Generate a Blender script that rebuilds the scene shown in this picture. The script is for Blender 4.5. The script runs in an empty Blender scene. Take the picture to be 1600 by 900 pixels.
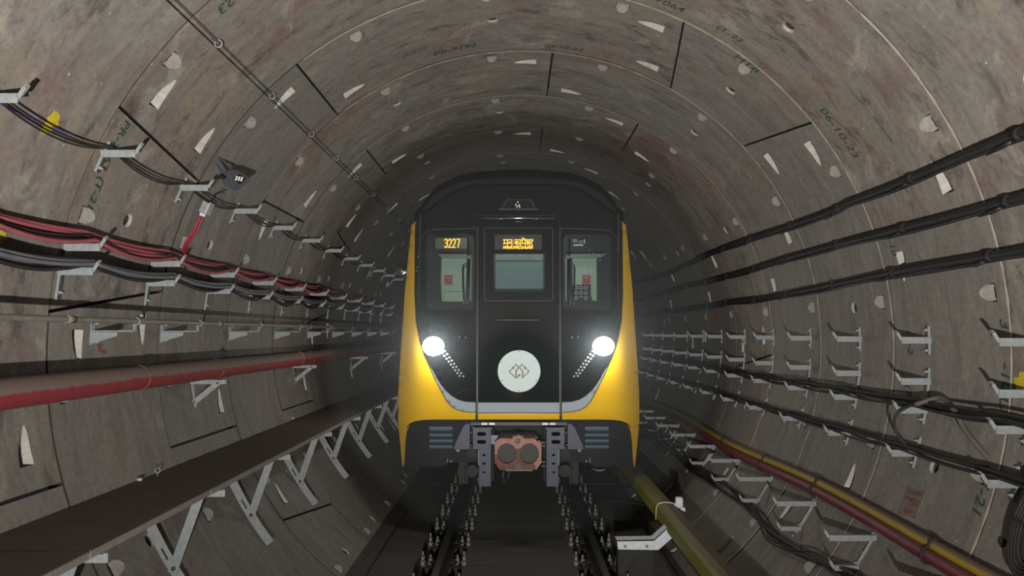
import bpy, math, random
from mathutils import Vector, Matrix
from mathutils.geometry import delaunay_2d_cdt
random.seed(7)
SC = bpy.context.scene
COL = SC.collection
R0 = 2.8
KEY, FAR_LIFT, FILL, HEAD, SPILL, CAB, HALO = 1400, 2150, 0, .4, 25, 6, .09
PI = math.pi

# ------------------------------------------------------------------ survey: pixel <-> place
F = 1212.44; PIT = .0577; YAW = -.0045; CX, CZ = -.075, .064
def ray(u, v):
    a = (u-800)/F; b = (450-v)/F
    y = b*math.cos(PIT)+math.sin(PIT); z = math.cos(PIT)-b*math.sin(PIT)
    x = a*math.cos(YAW)+z*math.sin(YAW); d = -a*math.sin(YAW)+z*math.cos(YAW)
    return x/d, y/d
def at(u, v, t):
    x, y = ray(u, v)
    return Vector((CX+x*t, t, CZ+y*t))
def hit(u, v, R=R0):
    x, y = ray(u, v)
    A = x*x+y*y; B = 2*(CX*x+CZ*y); C = CX*CX+CZ*CZ-R*R
    t = (-B+math.sqrt(B*B-4*A*C))/2/A
    return Vector((CX+x*t, t, CZ+y*t))
def thz(u, v):
    p = hit(u, v); return math.degrees(math.atan2(p.z, p.x)) % 360, p.y

# ------------------------------------------------------------------ mesh builder
class MB:
    def __init__(s): s.v = []; s.f = []; s.m = []; s.sm = []; s.a = []
    def add(s, verts, faces, mat=0, smooth=False, attr=None):
        o = len(s.v); s.v += [tuple(p) for p in verts]
        s.a += (attr if attr else [(0, 0, 0)]*len(verts))
        for f in faces:
            s.f.append([o+i for i in f]); s.m.append(mat); s.sm.append(smooth)
        return s
    def box(s, c, size, M=None, mat=0, bev=0):
        hx, hy, hz = size[0]/2, size[1]/2, size[2]/2
        P = []
        if bev <= 0:
            P = [Vector((x, y, z)) for x in (-hx, hx) for y in (-hy, hy) for z in (-hz, hz)]
            Fc = [(0,1,3,2),(4,6,7,5),(0,4,5,1),(2,3,7,6),(0,2,6,4),(1,5,7,3)]
            P = [(M @ p if M else p)+Vector(c) for p in P]
            return s.add(P, Fc, mat)
        import bmesh
        bm = bmesh.new(); bmesh.ops.create_cube(bm, size=1)
        for vv in bm.verts: vv.co = Vector((vv.co.x*size[0], vv.co.y*size[1], vv.co.z*size[2]))
        bmesh.ops.bevel(bm, geom=bm.edges[:], offset=bev, segments=2, affect='EDGES', profile=.5)
        bm.verts.ensure_lookup_table()
        P = [(M @ vv.co if M else vv.co)+Vector(c) for vv in bm.verts]
        Fc = [[vv.index for vv in f.verts] for f in bm.faces]
        bm.free(); return s.add(P, Fc, mat)
    def bar(s, a, b, w, h, up=(0, 0, 1), mat=0):
        a = Vector(a); b = Vector(b); d = (b-a).normalized(); up = Vector(up)
        x = d.cross(up).normalized(); y = x.cross(d).normalized()
        P = [p+x*sx*w/2+y*sy*h/2 for p in (a, b) for sx, sy in ((-1,-1),(1,-1),(1,1),(-1,1))]
        return s.add(P, [(0,1,2,3),(7,6,5,4),(0,4,5,1),(1,5,6,2),(2,6,7,3),(3,7,4,0)], mat)
    def tube(s, pts, r, n=10, mat=0, cap=True):
        pts = [Vector(p) for p in pts]; V = []; Fc = []
        t0 = (pts[1]-pts[0]).normalized()
        nx = t0.cross(Vector((0, 0, 1)))
        if nx.length < .1: nx = t0.cross(Vector((1, 0, 0)))
        nx.normalize()
        for i, p in enumerate(pts):
            t = (pts[min(i+1, len(pts)-1)]-pts[max(i-1, 0)]).normalized()
            nx = (nx-t*nx.dot(t)).normalized(); ny = t.cross(nx)
            rr = r[i] if isinstance(r, (list, tuple)) else r
            for k in range(n):
                a = 2*PI*k/n; V.append(p+nx*math.cos(a)*rr+ny*math.sin(a)*rr)
        for i in range(len(pts)-1):
            for k in range(n):
                Fc.append((i*n+k, (i+1)*n+k, (i+1)*n+(k+1) % n, i*n+(k+1) % n))
        s.add(V, Fc, mat, True)
        if cap:
            s.add(V[:n], [list(range(n))], mat); s.add(V[-n:], [list(range(n))[::-1]], mat)
        return s
    def cyl(s, a, b, r, n=14, mat=0): return s.tube([a, b], r, n, mat)
    def prism(s, poly, a, b, mat=0):
        """poly: points (Vectors) ; extruded by the vector b-a"""
        d = Vector(b)-Vector(a); n = len(poly); P = [Vector(p) for p in poly]
        s.add(P, [list(range(n))], mat); s.add([p+d for p in P], [list(range(n))[::-1]], mat)
        for i in range(n):
            j = (i+1) % n; s.add([P[i], P[j], P[j]+d, P[i]+d], [(0, 3, 2, 1)], mat)
        return s
    def sphere(s, c, r, mat=0, n=12, sc=(1, 1, 1)):
        V = []; Fc = []; m = n//2
        for i in range(m+1):
            for k in range(n):
                a = PI*i/m; b = 2*PI*k/n
                V.append(Vector(c)+Vector((math.sin(a)*math.cos(b)*sc[0], math.sin(a)*math.sin(b)*sc[1], math.cos(a)*sc[2]))*r)
        for i in range(m):
            for k in range(n): Fc.append((i*n+k, (i+1)*n+k, (i+1)*n+(k+1) % n, i*n+(k+1) % n))
        return s.add(V, Fc, mat, True)
    def build(s, name, mats, parent=None, origin=None, attr=False, fix=True):
        me = bpy.data.meshes.new(name)
        o0 = Vector(origin) if origin is not None else (ORIG.get(parent.name) if parent is not None else None)
        if o0 is None:
            n = max(1, len(s.v)); xs = [p[0] for p in s.v]; ys = [p[1] for p in s.v]; zs = [p[2] for p in s.v]
            o0 = Vector(((min(xs)+max(xs))/2, (min(ys)+max(ys))/2, min(zs)))
        me.from_pydata([tuple(Vector(p)-o0) for p in s.v], [], s.f)
        if not isinstance(mats, (list, tuple)): mats = [mats]
        for m in mats: me.materials.append(m)
        me.polygons.foreach_set('material_index', s.m)
        me.polygons.foreach_set('use_smooth', s.sm)
        if attr:
            at_ = me.attributes.new('sz', 'FLOAT_VECTOR', 'POINT')
            at_.data.foreach_set('vector', [c for p in s.a for c in p])
        if fix:
            import bmesh
            bm = bmesh.new(); bm.from_mesh(me)
            bmesh.ops.remove_doubles(bm, verts=bm.verts, dist=1e-5)
            bmesh.ops.recalc_face_normals(bm, faces=bm.faces); bm.to_mesh(me); bm.free()
        me.update()
        o = bpy.data.objects.new(name, me); COL.objects.link(o)
        if parent is not None: o.parent = parent
        else: o.location = o0
        ORIG[o.name] = o0
        return o
ORIG = {}
def tag(o, label, cat, group=None, kind=None):
    if label: o['label'] = label
    if cat: o['category'] = cat
    if group: o['group'] = group
    if kind: o['kind'] = kind
    return o
def thing(name, label, cat, loc, group=None):
    o = bpy.data.objects.new(name, None); COL.objects.link(o); o.location = loc
    ORIG[o.name] = Vector(loc); o.empty_display_size = .05
    return tag(o, label, cat, group)
def sub(mb, name, mat, parent, label=None):
    """child of a part (parent has its own origin at the thing's base)"""
    o = mb.build(name, mat, parent)
    if label: o['label'] = label
    return o
def copy_thing(root, loc, label, group=None):
    r = root.copy(); COL.objects.link(r); r.location = loc
    r['label'] = label
    if group: r['group'] = group
    def rec(a, b):
        for ch in list(a.children):
            c = ch.copy(); COL.objects.link(c); c.parent = b; rec(ch, c)
    rec(root, r); return r

def inpoly(p, poly):
    x, y = p; c = False; n = len(poly); j = n-1
    for i in range(n):
        xi, yi = poly[i]; xj, yj = poly[j]
        if (yi > y) != (yj > y) and x < (xj-xi)*(y-yi)/(yj-yi)+xi: c = not c
        j = i
    return c
def segdist(p, a, b):
    ax, ay = a; bx, by = b; dx, dy = bx-ax, by-ay; L = dx*dx+dy*dy
    t = 0 if L == 0 else max(0, min(1, ((p[0]-ax)*dx+(p[1]-ay)*dy)/L))
    return math.hypot(p[0]-ax-t*dx, p[1]-ay-t*dy)
def dens(poly, step):
    out = []
    for i in range(len(poly)):
        a = poly[i]; b = poly[(i+1) % len(poly)]; L = math.hypot(b[0]-a[0], b[1]-a[1]); n = max(1, int(math.ceil(L/step)))
        for k in range(n): out.append((a[0]+(b[0]-a[0])*k/n, a[1]+(b[1]-a[1])*k/n))
    return out
def tri2d(outer, holes, stepx, stepy, bstep=None, margin=.35):
    """triangulates a 2D outline with holes and interior points -> points, triangles, boundary loops"""
    outer = dens(outer, bstep) if bstep else list(outer)
    pts = list(outer); edges = [(i, (i+1) % len(outer)) for i in range(len(outer))]
    loops = [list(range(len(outer)))]
    for h in holes:
        o = len(pts); pts += h; edges += [(o+i, o+(i+1) % len(h)) for i in range(len(h))]; loops.append(list(range(o, o+len(h))))
    xs = [p[0] for p in outer]; ys = [p[1] for p in outer]
    ct = [(outer[i], outer[(i+1) % len(outer)]) for i in range(len(outer))]
    x = min(xs)+stepx*.5
    inner = []
    hb = [(min(q[0] for q in h)-stepx*.3, max(q[0] for q in h)+stepx*.3, min(q[1] for q in h)-stepy*.3, max(q[1] for q in h)+stepy*.3, h) for h in holes]
    while x < max(xs):
        y = min(ys)+stepy*.5
        while y < max(ys):
            p = (x, y)
            if inpoly(p, outer) and min(segdist(p, a, b) for a, b in ct) > margin*min(stepx, stepy):
                if not any(a < x < b and c < y < d for a, b, c, d, h in hb): inner.append(p)
            y += stepy
        x += stepx
    pts += inner
    r = delaunay_2d_cdt([Vector(p) for p in pts], edges, [], 0, 1e-6)
    V = [(p.x, p.y) for p in r[0]]; T = []
    for t in r[2]:
        c = (sum(V[i][0] for i in t)/3, sum(V[i][1] for i in t)/3)
        if inpoly(c, outer) and not any(inpoly(c, h) for h in holes): T.append(t)
    return V, T, outer

# ------------------------------------------------------------------ materials
def nodes(name):
    m = bpy.data.materials.new(name); m.use_nodes = True; nt = m.node_tree
    b = nt.nodes['Principled BSDF']; return m, nt, b
def N(nt, t, **k):
    n = nt.nodes.new(t)
    for a, v in k.items(): setattr(n, a, v)
    return n
def col(r, g, b):
    f = lambda c: (c/255/12.92 if c/255 <= .04045 else ((c/255+.055)/1.055)**2.4)
    return (f(r), f(g), f(b), 1)
def ramp(nt, src, stops):
    r = N(nt, 'ShaderNodeValToRGB'); nt.links.new(src, r.inputs[0])
    e = r.color_ramp.elements
    while len(e) < len(stops): e.new(.5)
    for i, (p, c) in enumerate(stops): e[i].position = p; e[i].color = c if len(c) == 4 else (*c, 1)
    return r.outputs[0]
def mix(nt, fac, a, b, mode='MIX'):
    m = N(nt, 'ShaderNodeMix', data_type='RGBA', blend_type=mode)
    for i, x in ((0, fac), (6, a), (7, b)):
        if hasattr(x, 'is_output'): nt.links.new(x, m.inputs[i])
        else: m.inputs[i].default_value = x
    return m.outputs[2]
def noise(nt, vec, scale, detail=4, rough=.55, dist=0):
    n = N(nt, 'ShaderNodeTexNoise'); n.inputs['Scale'].default_value = scale; n.inputs['Detail'].default_value = detail
    n.inputs['Roughness'].default_value = rough; n.inputs['Distortion'].default_value = dist
    nt.links.new(vec, n.inputs['Vector']); return n.outputs['Fac']
def vmul(nt, vec, s, add=(0, 0, 0)):
    m = N(nt, 'ShaderNodeMapping'); m.inputs['Scale'].default_value = s; m.inputs['Location'].default_value = add
    nt.links.new(vec, m.inputs['Vector']); return m.outputs[0]
def math_(nt, op, a, b=0.):
    m = N(nt, 'ShaderNodeMath', operation=op)
    for i, x in ((0, a), (1, b)):
        if hasattr(x, 'is_output'): nt.links.new(x, m.inputs[i])
        else: m.inputs[i].default_value = x
    return m.outputs[0]
def bump(nt, b, h, strength=.3, dist=.01):
    n = N(nt, 'ShaderNodeBump'); n.inputs['Strength'].default_value = strength; n.inputs['Distance'].default_value = dist
    nt.links.new(h, n.inputs['Height']); nt.links.new(n.outputs[0], b.inputs['Normal'])

def concrete(name, gain=1., pale=False):
    m, nt, b = nodes(name)
    A = N(nt, 'ShaderNodeAttribute', attribute_name='sz'); V = A.outputs['Vector']
    sep = N(nt, 'ShaderNodeSeparateXYZ'); nt.links.new(V, sep.inputs[0]); rnd = sep.outputs[2]
    V2 = vmul(nt, V, (1, 1, 7))
    streak = noise(nt, vmul(nt, V, (1.2, 4.5, 5)), 1.5, 7, .68, .9)
    big = noise(nt, V2, .9, 5, .6, .4)
    mid = noise(nt, V2, 3.2, 6, .65)
    fine = noise(nt, vmul(nt, V, (1, 1, 3)), 27, 6, .75)
    grey = ramp(nt, streak, [(.34, col(118, 112, 105)), (.5, col(132, 126, 118)), (.68, col(145, 139, 130))])
    sg_ = ramp(nt, rnd, [(.35, (.12,)*3), (.65, (1,)*3)])
    if pale:
        c = ramp(nt, mid, [(.3, col(176, 171, 162)), (.7, col(205, 200, 191))])
    else:
        mar = ramp(nt, big, [(.46, (0, 0, 0)), (.6, (1, 1, 1))])
        mar2 = ramp(nt, mid, [(.38, (0, 0, 0)), (.62, (1, 1, 1))])
        k = math_(nt, 'MULTIPLY', mar, mar2); k = math_(nt, 'MULTIPLY', k, ramp(nt, rnd, [(.3, (.1,)*3), (.9, (.85,)*3)]))
        c = mix(nt, k, grey, col(124, 86, 86))
        tan = ramp(nt, noise(nt, vmul(nt, V2, (1, 1.6, 1), (7, 3, 1)), 1.4, 5, .65, .5), [(.52, (0, 0, 0)), (.64, (.6,)*3)])
        tan = math_(nt, 'MULTIPLY', tan, sg_)
        c = mix(nt, tan, c, col(146, 133, 112))
        dk = ramp(nt, noise(nt, vmul(nt, V2, (1.2, 2.4, 1), (2, 9, 4)), 2.6, 7, .72, .4), [(.55, (0, 0, 0)), (.64, (.7,)*3)])
        dk = math_(nt, 'MULTIPLY', dk, sg_)
        c = mix(nt, dk, c, col(78, 70, 66))
        lt = ramp(nt, noise(nt, vmul(nt, V2, (1, 1, 1), (12, 1, 3)), 2.0, 6, .7, .6), [(.57, (0, 0, 0)), (.64, (.6,)*3)])
        lt = math_(nt, 'MULTIPLY', lt, sg_)
        c = mix(nt, lt, c, col(170, 162, 148))
        vor = N(nt, 'ShaderNodeTexVoronoi'); vor.inputs['Scale'].default_value = 4.2
        nt.links.new(vmul(nt, V, (1, 1, 0)), vor.inputs['Vector'])
        dot = ramp(nt, vor.outputs['Distance'], [(.028, (.8,)*3), (.04, (0, 0, 0))])
        c = mix(nt, dot, c, col(205, 198, 188))
        c = mix(nt, ramp(nt, rnd, [(0, (.28,)*3), (1, (0, 0, 0))]), c, col(104, 100, 96))
    fr = ramp(nt, fine, [(.28, (.74,)*3), (.62, (1.08,)*3)])
    c = mix(nt, 1., c, fr, 'MULTIPLY')
    c = mix(nt, 1., c, (gain, gain, gain, 1), 'MULTIPLY')
    nt.links.new(c, b.inputs['Base Color']); b.inputs['Roughness'].default_value = .82
    b.inputs['Specular IOR Level'].default_value = .25
    h = math_(nt, 'ADD', math_(nt, 'MULTIPLY', fine, .35), math_(nt, 'MULTIPLY', mid, .8))
    bump(nt, b, h, .22, .006)
    return m
def simple(name, c, rough=.5, metal=0., var=.15, scale=12, spec=.5, bumpy=0, dust=None, coat=0, obj=True):
    m, nt, b = nodes(name)
    tc = N(nt, 'ShaderNodeTexCoord'); V = tc.outputs['Object']
    n = noise(nt, V, scale, 4, .6)
    f = ramp(nt, n, [(.3, (1-var,)*3), (.7, (1+var,)*3)])
    cc = mix(nt, 1., c, f, 'MULTIPLY')
    if dust:
        g = N(nt, 'ShaderNodeNewGeometry'); s = N(nt, 'ShaderNodeSeparateXYZ'); nt.links.new(g.outputs['Normal'], s.inputs[0])
        k = math_(nt, 'ADD', s.outputs[2], math_(nt, 'MULTIPLY', math_(nt, 'SUBTRACT', n, .5), .5))
        kk = ramp(nt, k, [(dust[1], (0, 0, 0)), (dust[2], (dust[3],)*3)])
        cc = mix(nt, kk, cc, dust[0])
    nt.links.new(cc, b.inputs['Base Color'])
    b.inputs['Roughness'].default_value = rough; b.inputs['Metallic'].default_value = metal
    b.inputs['Specular IOR Level'].default_value = spec; b.inputs['Coat Weight'].default_value = coat
    b.inputs['Coat Roughness'].default_value = .08
    if bumpy: bump(nt, b, n, bumpy, .004)
    return m
def emis(name, c, s):
    m, nt, b = nodes(name); b.inputs['Base Color'].default_value = c
    b.inputs['Emission Color'].default_value = c; b.inputs['Emission Strength'].default_value = s; return m

MC = concrete('lining_concrete', .74); MP = concrete('pocket_cement', .66, True); MPB = concrete('pocket_grey', .5, True)
MS = simple('joint_mortar', col(160, 151, 139), .9, var=.2, scale=9)
MJ = simple('gasket_and_recess_shade', col(34, 31, 29), .9)  # dark joint sides; also painted as shade in pockets and grout holes
MFL = concrete('track_concrete', .27); MFD = simple('dark_trough', col(22, 20, 18), .95, var=.3)  # rail troughs darker than the slab
MG = simple('galvanised_steel', col(128, 131, 131), .5, .2, .16, 30, .5)
MGD = simple('galvanised_slotted', col(70, 69, 67), .6, .5, .2, 30)
MBK = simple('black_cable', col(32, 31, 31), .6, var=.2, dust=(col(78, 71, 64), .4, .95, .45), spec=.3)
MBT = simple('thin_black_cable', col(26, 25, 25), .5)
MGC = simple('grey_cable', col(88, 88, 94), .55, var=.15, dust=(col(120, 112, 102), .5, .95, .5))
MRC = simple('red_cable', col(138, 66, 76), .8, var=.12, dust=(col(120, 84, 78), .5, .95, .45))
MYC = simple('yellow_cable', col(146, 120, 18), .6, var=.15, dust=(col(90, 76, 62), .2, .7, .9))
MRW = simple('dark_red_cable', col(92, 30, 40), .55, var=.2, dust=(col(84, 62, 56), .5, .9, .6))
MRP = simple('red_pipe_paint', col(112, 28, 33), .8, var=.15, scale=30, dust=(col(98, 87, 80), -.25, .12, .9))
MGP = simple('grey_pipe', col(112, 108, 102), .6, .3, .22, 20, dust=(col(128, 118, 106), .1, .8, .6))
MW = simple('wire_steel', col(120, 84, 52), .5, .5)
MRL = simple('rail_steel', col(50, 46, 44), .5, .6, .25, 20)
MRH = simple('rail_head', col(70, 68, 68), .32, .8, .1, 20)
MBOLT = simple('bolt_steel', col(122, 117, 110), .5, .5, .2, 40)
MPL = simple('base_plate', col(36, 34, 32), .7, .2, .3, 20)
MWALK = simple('walkway_board', col(72, 62, 54), .75, var=.2, scale=4)
MWALKE = simple('walkway_edge', col(112, 105, 97), .7, var=.15)
MTRC = simple('conductor_cover_yellow', col(104, 102, 20), .55, var=.18, scale=3, dust=(col(72, 62, 40), .55, .8, .8))
MWH = simple('white_bracket_paint', col(190, 194, 196), .5, var=.12, scale=20)
def rib(mat, axis, scale, strength):
    nt = mat.node_tree; b = nt.nodes['Principled BSDF']; tc = N(nt, 'ShaderNodeTexCoord')
    w = N(nt, 'ShaderNodeTexWave', bands_direction=axis); w.inputs['Scale'].default_value = scale
    nt.links.new(tc.outputs['Object'], w.inputs['Vector']); bump(nt, b, w.outputs['Fac'], strength, .004)
rib(MWALK, 'Y', 14, .6)

# train
MY = simple('yellow_body_paint', col(228, 179, 0), .25, var=.02, scale=3, coat=.6)
MK = simple('black_gloss_mask', col(21, 24, 25), .04, var=.08, scale=2, spec=.38)
MKM = simple('black_roof_paint', col(22, 23, 25), .4, var=.1, scale=4)
MKD = simple('underframe_black', col(22, 22, 23), .8, var=.2)
MSV = simple('silver_band_paint', col(142, 153, 161), .55, 0, .02)
MLINE = simple('black_seal', col(14, 14, 15), .5)
MBL = simple('blue_grey_steel', col(46, 52, 68), .5, .1, .12, 14)
MGR = simple('grille_grey', col(84, 98, 110), .45, .1, .05)
MCP = simple('coupler_primer', col(152, 106, 90), .6, .1, .15, 20)
MCD = simple('coupler_disc', col(54, 52, 48), .6, .2, .15, 12)
MDISC = simple('emblem_disc_white', col(212, 226, 222), .75, var=.02)
MLOGO = simple('emblem_ink', col(70, 30, 34), .5)
MLOGR = simple('emblem_red', col(176, 70, 72), .5)
MCH = simple('chrome', col(190, 190, 200), .18, 1., .03)
MCAB = simple('cab_cabinet', col(176, 196, 176), .6, var=.04)
MCABD = simple('cab_dark_trim', col(13, 14, 14), .6)
MCABT = simple('cab_screen_teal', col(96, 122, 120), .5, var=.05)
MREDB = simple('red_button_plate', col(190, 34, 44), .5)
MWHL = simple('white_label', col(225, 232, 230), .5)
ME_HEAD = emis('headlamp_light', (1, 1, 1, 1), 7)
ME_LED = simple('lamp_pearls', col(120, 124, 122), .5)
ME_AMB = emis('amber_led', (1, .5, .03, 1), 2.2)
ME_TOP = simple('top_lamp_lens', col(120, 120, 122), .25)
ME_FL = emis('flood_led', (1, 1, .7, 1), .55)
def glass():
    m, nt, b = nodes('windscreen_glass'); nt.nodes.remove(b)
    o = nt.nodes['Material Output']; t = N(nt, 'ShaderNodeBsdfTransparent'); g = N(nt, 'ShaderNodeBsdfGlossy')
    t.inputs[0].default_value = (.62, .68, .68, 1); g.inputs[1].default_value = .06
    x = N(nt, 'ShaderNodeMixShader'); x.inputs[0].default_value = .06
    nt.links.new(t.outputs[0], x.inputs[1]); nt.links.new(g.outputs[0], x.inputs[2]); nt.links.new(x.outputs[0], o.inputs[0]); return m
MGL = glass()
MINK = simple('green_marking', col(24, 58, 46), .8, var=.3, scale=40)
MSIGN = simple('sign_plate', col(100, 84, 77), .7, var=.1); MSIGNT = simple('sign_text', col(88, 44, 42), .7)
MORNG = simple('stencil_orange', col(140, 74, 50), .8, var=.3, scale=30)
MFLOOD = simple('floodlight_body', col(58, 58, 64), .5, var=.1)
# ------------------------------------------------------------------ tunnel lining
Z0, RW = 4.5236, 1.4
PAT = {'A': (151.7, [174.1, 241.6, 309.1, 16.7, 84.2]), 'B': (219.1, [241.6, 309.1, 16.7, 84.2, 151.7]),
       'C': (39.5, [61.8, 129.3, 196.8, 264.3, 331.8]), 'D': (331.8, [354.3, 61.8, 129.3, 196.8, 264.3]),
       'E': (264.3, [286.8, 354.3, 61.8, 129.3, 196.8])}
RINGPAT = {-3: 'C', -2: 'A', -1: 'E', 0: 'A', 1: 'C', 2: 'B', 3: 'D', 4: 'A', 5: 'D', 6: 'B', 7: 'C', 8: 'A', 9: 'D', 10: 'B'}
def lin(th, z, dr=0):
    a = math.radians(th); r = R0+dr
    return (1.003*r*math.cos(a), z, .993*r*math.sin(a))
S2 = R0*PI/180  # metres per degree
zones = {'wall_right': MB(), 'ceiling': MB(), 'wall_left': MB(), 'floor': MB()}
def zone(c):
    c %= 360
    return zones['wall_right'] if (c < 45 or c >= 315) else zones['ceiling'] if c < 135 else zones['wall_left'] if c < 226 else zones['floor']
def pocket_a(jt, side, zc, seg):     # circumferential bolt pocket: flat end by the joint, tapering away
    s0 = jt*S2+side*.15; L = .225; w = .062
    out = [(s0, zc+w), (s0, zc-w)]
    for t in (.25, .5, .72, .88, .97): out.append((s0+side*L*t, zc-w*(1-t*t*1.2)))
    out.append((s0+side*L, zc+w*.5))
    for t in (.8, .4): out.append((s0+side*L*t, zc+w*(.95-.2*t)))
    if side > 0: out = out[::-1]
    def f(p): return max(0, .105*(1-abs(p[0]-s0)/L)-0.0) + .004
    return out, f
def pocket_b(tc, z):                 # longitudinal bolt pocket: half cone opening along the tunnel
    s0 = tc*S2; w = .06; L = .165
    out = [(s0-w, z), (s0+w, z)]
    for k in range(1, 9):
        a = PI*k/9; out.append((s0+w*math.cos(a)*(1-.25*math.sin(a)), z+L*(.35+.65*math.sin(a)) if 0 < k < 9 else z))
    def f(p):
        q = (p[0]-s0)/w; return .042*math.sqrt(max(0, 1-q*q*.9))*max(0, 1-(p[1]-z)/L)+.003
    return out, f
def pocket_d(tc, zc):
    s0 = tc*S2; out = [(s0+.052*math.cos(2*PI*k/14), zc+.052*math.sin(2*PI*k/14)) for k in range(14)]
    def f(p):
        q = math.hypot(p[0]-s0, p[1]-zc); return .12 if q < .034 else .03 if q < .042 else .004
    return out, f
def segment(n, a0, a1, b0, b1, key, rnd, full):
    """a: lower joint angle (near, far); b: upper joint angle"""
    z0 = Z0+n*RW; z1 = z0+RW; g = .006
    mbz = zone((a0+a1+b0+b1)/4)
    dr = random.uniform(-.006, .004)
    e = .010/S2
    outer = [((a0+e)*S2, z0+g), ((b0-e)*S2, z0+g), ((b1-e)*S2, z1-g), ((a1+e)*S2, z1-g)]
    pk = []
    if full:
        zl = z0+.31; zh = z0+1.13
        al = a0+(a1-a0)*.22; ah = a0+(a1-a0)*.81; bl = b0+(b1-b0)*.22; bh = b0+(b1-b0)*.81
        if key is None:        # straight neighbour: pocket at near side above its lower joint, far side under its upper joint
            pk += [('a', al, 1, zl), ('a', bh, -1, zh)]
        elif key == 'lo':      # key is above this segment
            pk += [('a', al, 1, zl), ('a', bl, -1, zl), ('a', bh, -1, zh)]
        elif key == 'hi':
            pk += [('a', al, 1, zl), ('a', ah, 1, zh), ('a', bh, -1, zh)]
        t = 6.3-22.5*4
        while t < a0: t += 22.5
        while t < b0-2:
            if t > a0+2: pk.append(('b', t, 0, z0+.11))
            t += 22.5
        pk.append(('d', (a0+b0+a1+b1)/4, 0, z0+.66))
    holes = []; fs = []
    for k, t, s, z in pk:
        o, f = pocket_a(t, s, z, None) if k == 'a' else pocket_b(t, z) if k == 'b' else pocket_d(t, z)
        holes.append(o); fs.append(f)
    sx = .14 if n < 6 else .2
    V, T, ob = tri2d(outer, holes, sx, .24 if full else .5, bstep=sx)
    mbz.add([lin(p[0]/S2, p[1], dr) for p in V], T, 0, True, [(p[0], p[1], rnd) for p in V])
    m = len(ob)
    W = [lin(p[0]/S2, p[1], dr) for p in ob]+[lin(p[0]/S2, p[1], .09) for p in ob]
    mbz.add(W, [(i, (i+1) % m, m+(i+1) % m, m+i) for i in range(m)], 3, False, [(p[0], p[1], rnd) for p in ob]*2)
    for (pk_, _, _, _), h, f in zip(pk, holes, fs):
        if pk_ == 'd':
            cx = sum(p[0] for p in h)/len(h); cz = sum(p[1] for p in h)/len(h); m = len(h)
            def rg(k, d): return [lin((cx+(p[0]-cx)*k)/S2, cz+(p[1]-cz)*k, dr+d) for p in h]
            A3 = [(p[0], p[1], rnd) for p in h]
            mbz.add(rg(1, 0)+rg(.7, .016)+rg(.66, .1), [(i, (i+1) % m, m+(i+1) % m, m+i) for i in range(m)], 4, False, A3*3)
            mbz.add(rg(.7, .016)+rg(.66, .1), [(i, (i+1) % m, m+(i+1) % m, m+i) for i in range(m)], 3, False, A3*2)  # bore painted dark to imitate the shade inside the hole
            mbz.add(rg(.66, .1), [tuple(range(m))], 3, False, A3); continue
        pm = 1 if pk_ == 'a' else 4
        V, T, ob = tri2d(h, [], .024, .024, margin=.3)
        ss0 = h[0][0]; sb0 = h[0][1]
        def dark(t):  # pocket floor by the flat end painted dark, imitating recess shade
            cx = sum(V[i][0] for i in t)/3; cz = sum(V[i][1] for i in t)/3
            return cz-sb0 < .062 if pk_ == 'b' else min(abs(cx-jj) for jj in fl_a) < .017
        fl_a = [min(h, key=lambda p: abs(p[0]-q))[0] for q in ((a0+a1)/2*S2, (b0+b1)/2*S2)]
        VV = [lin(p[0]/S2, p[1], dr+f(p)) for p in V]; AA = [(p[0], p[1], rnd) for p in V]
        mbz.add(VV, [t for t in T if not dark(t)], pm, True, AA); mbz.add(VV, [t for t in T if dark(t)], 3, True, AA)
        m = len(ob)
        W = [lin(p[0]/S2, p[1], dr) for p in ob]+[lin(p[0]/S2, p[1], dr+f(p)) for p in ob]
        mbz.add(W, [(i, (i+1) % m, m+(i+1) % m, m+i) for i in range(m)], pm, False, [(p[0], p[1], rnd) for p in ob]*2)
def stain(n, t):
    t %= 360; up = math.sin(math.radians(t)); r = random.random()
    if n <= 0: return min(1, max(.05, .55+.4*up+.25*(r-.5)))
    return min(1, max(.02, .33+.45*up+.5*(r-.5))) if up > 0 else .3*r
for n in range(-6, 15):
    kc, js = PAT[RINGPAT.get(n, 'ABCD'[n % 4])]
    k1 = js[0]
    full = -2 <= n <= 7
    # key: wider at the near side
    def rel(t, base): return base+((t-base) % 360)
    a = kc; b = rel(k1, kc)
    sl = 2. if full else 0
    segment(n, a-sl, a+sl, b+sl, b-sl, 'key', stain(n, (a+b)/2), full)
    prev = (b+sl, b-sl)
    for i in range(5):
        nxt = rel(js[i+1], b) if i < 4 else a+360
        nn = (nxt-sl, nxt+sl) if i == 4 else (nxt, nxt)
        off = 360 if prev[0] >= 315 else 0
        segment(n, prev[0]-off, prev[1]-off, nn[0]-off, nn[1]-off, 'hi' if i == 0 else 'lo' if i == 4 else None, stain(n, (prev[0]+nn[0])/2), full)
        prev = nn
def strip(mb, t0, t1, z, w, dr, mat):
    n = int(abs(t1-t0)/2)+1
    V = []; A = []
    for i in range(n+1):
        t = t0+(t1-t0)*i/n; ww = w*(1+.25*math.sin(t*1.7+z)+.12*math.sin(t*5.1))
        for q in (-ww/2, ww/2): V.append(lin(t, z+q, dr)); A.append((t*S2, z+q, .5))
    mb.add(V, [(2*i, 2*i+1, 2*i+3, 2*i+2) for i in range(n)], mat, False, A)
for n in range(-3, 12):
    z = Z0+n*RW; w = .022
    strip(zones['wall_right'], -58, 45, z+.002, w*1., -.007, 2)
    if n % 4 in (1, 2): strip(zones['ceiling'], 45, 128, z, w*1.1, -.007, 2)
    elif n % 4 == 3: strip(zones['ceiling'], 45, 134, z, w*.8, -.007, 2)
    else: strip(zones['ceiling'], 45, 95, z, w*.5, -.007, 2)
    if n == 2: strip(zones['wall_left'], 136, 150, z, w*.6, -.007, 2)
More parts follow.
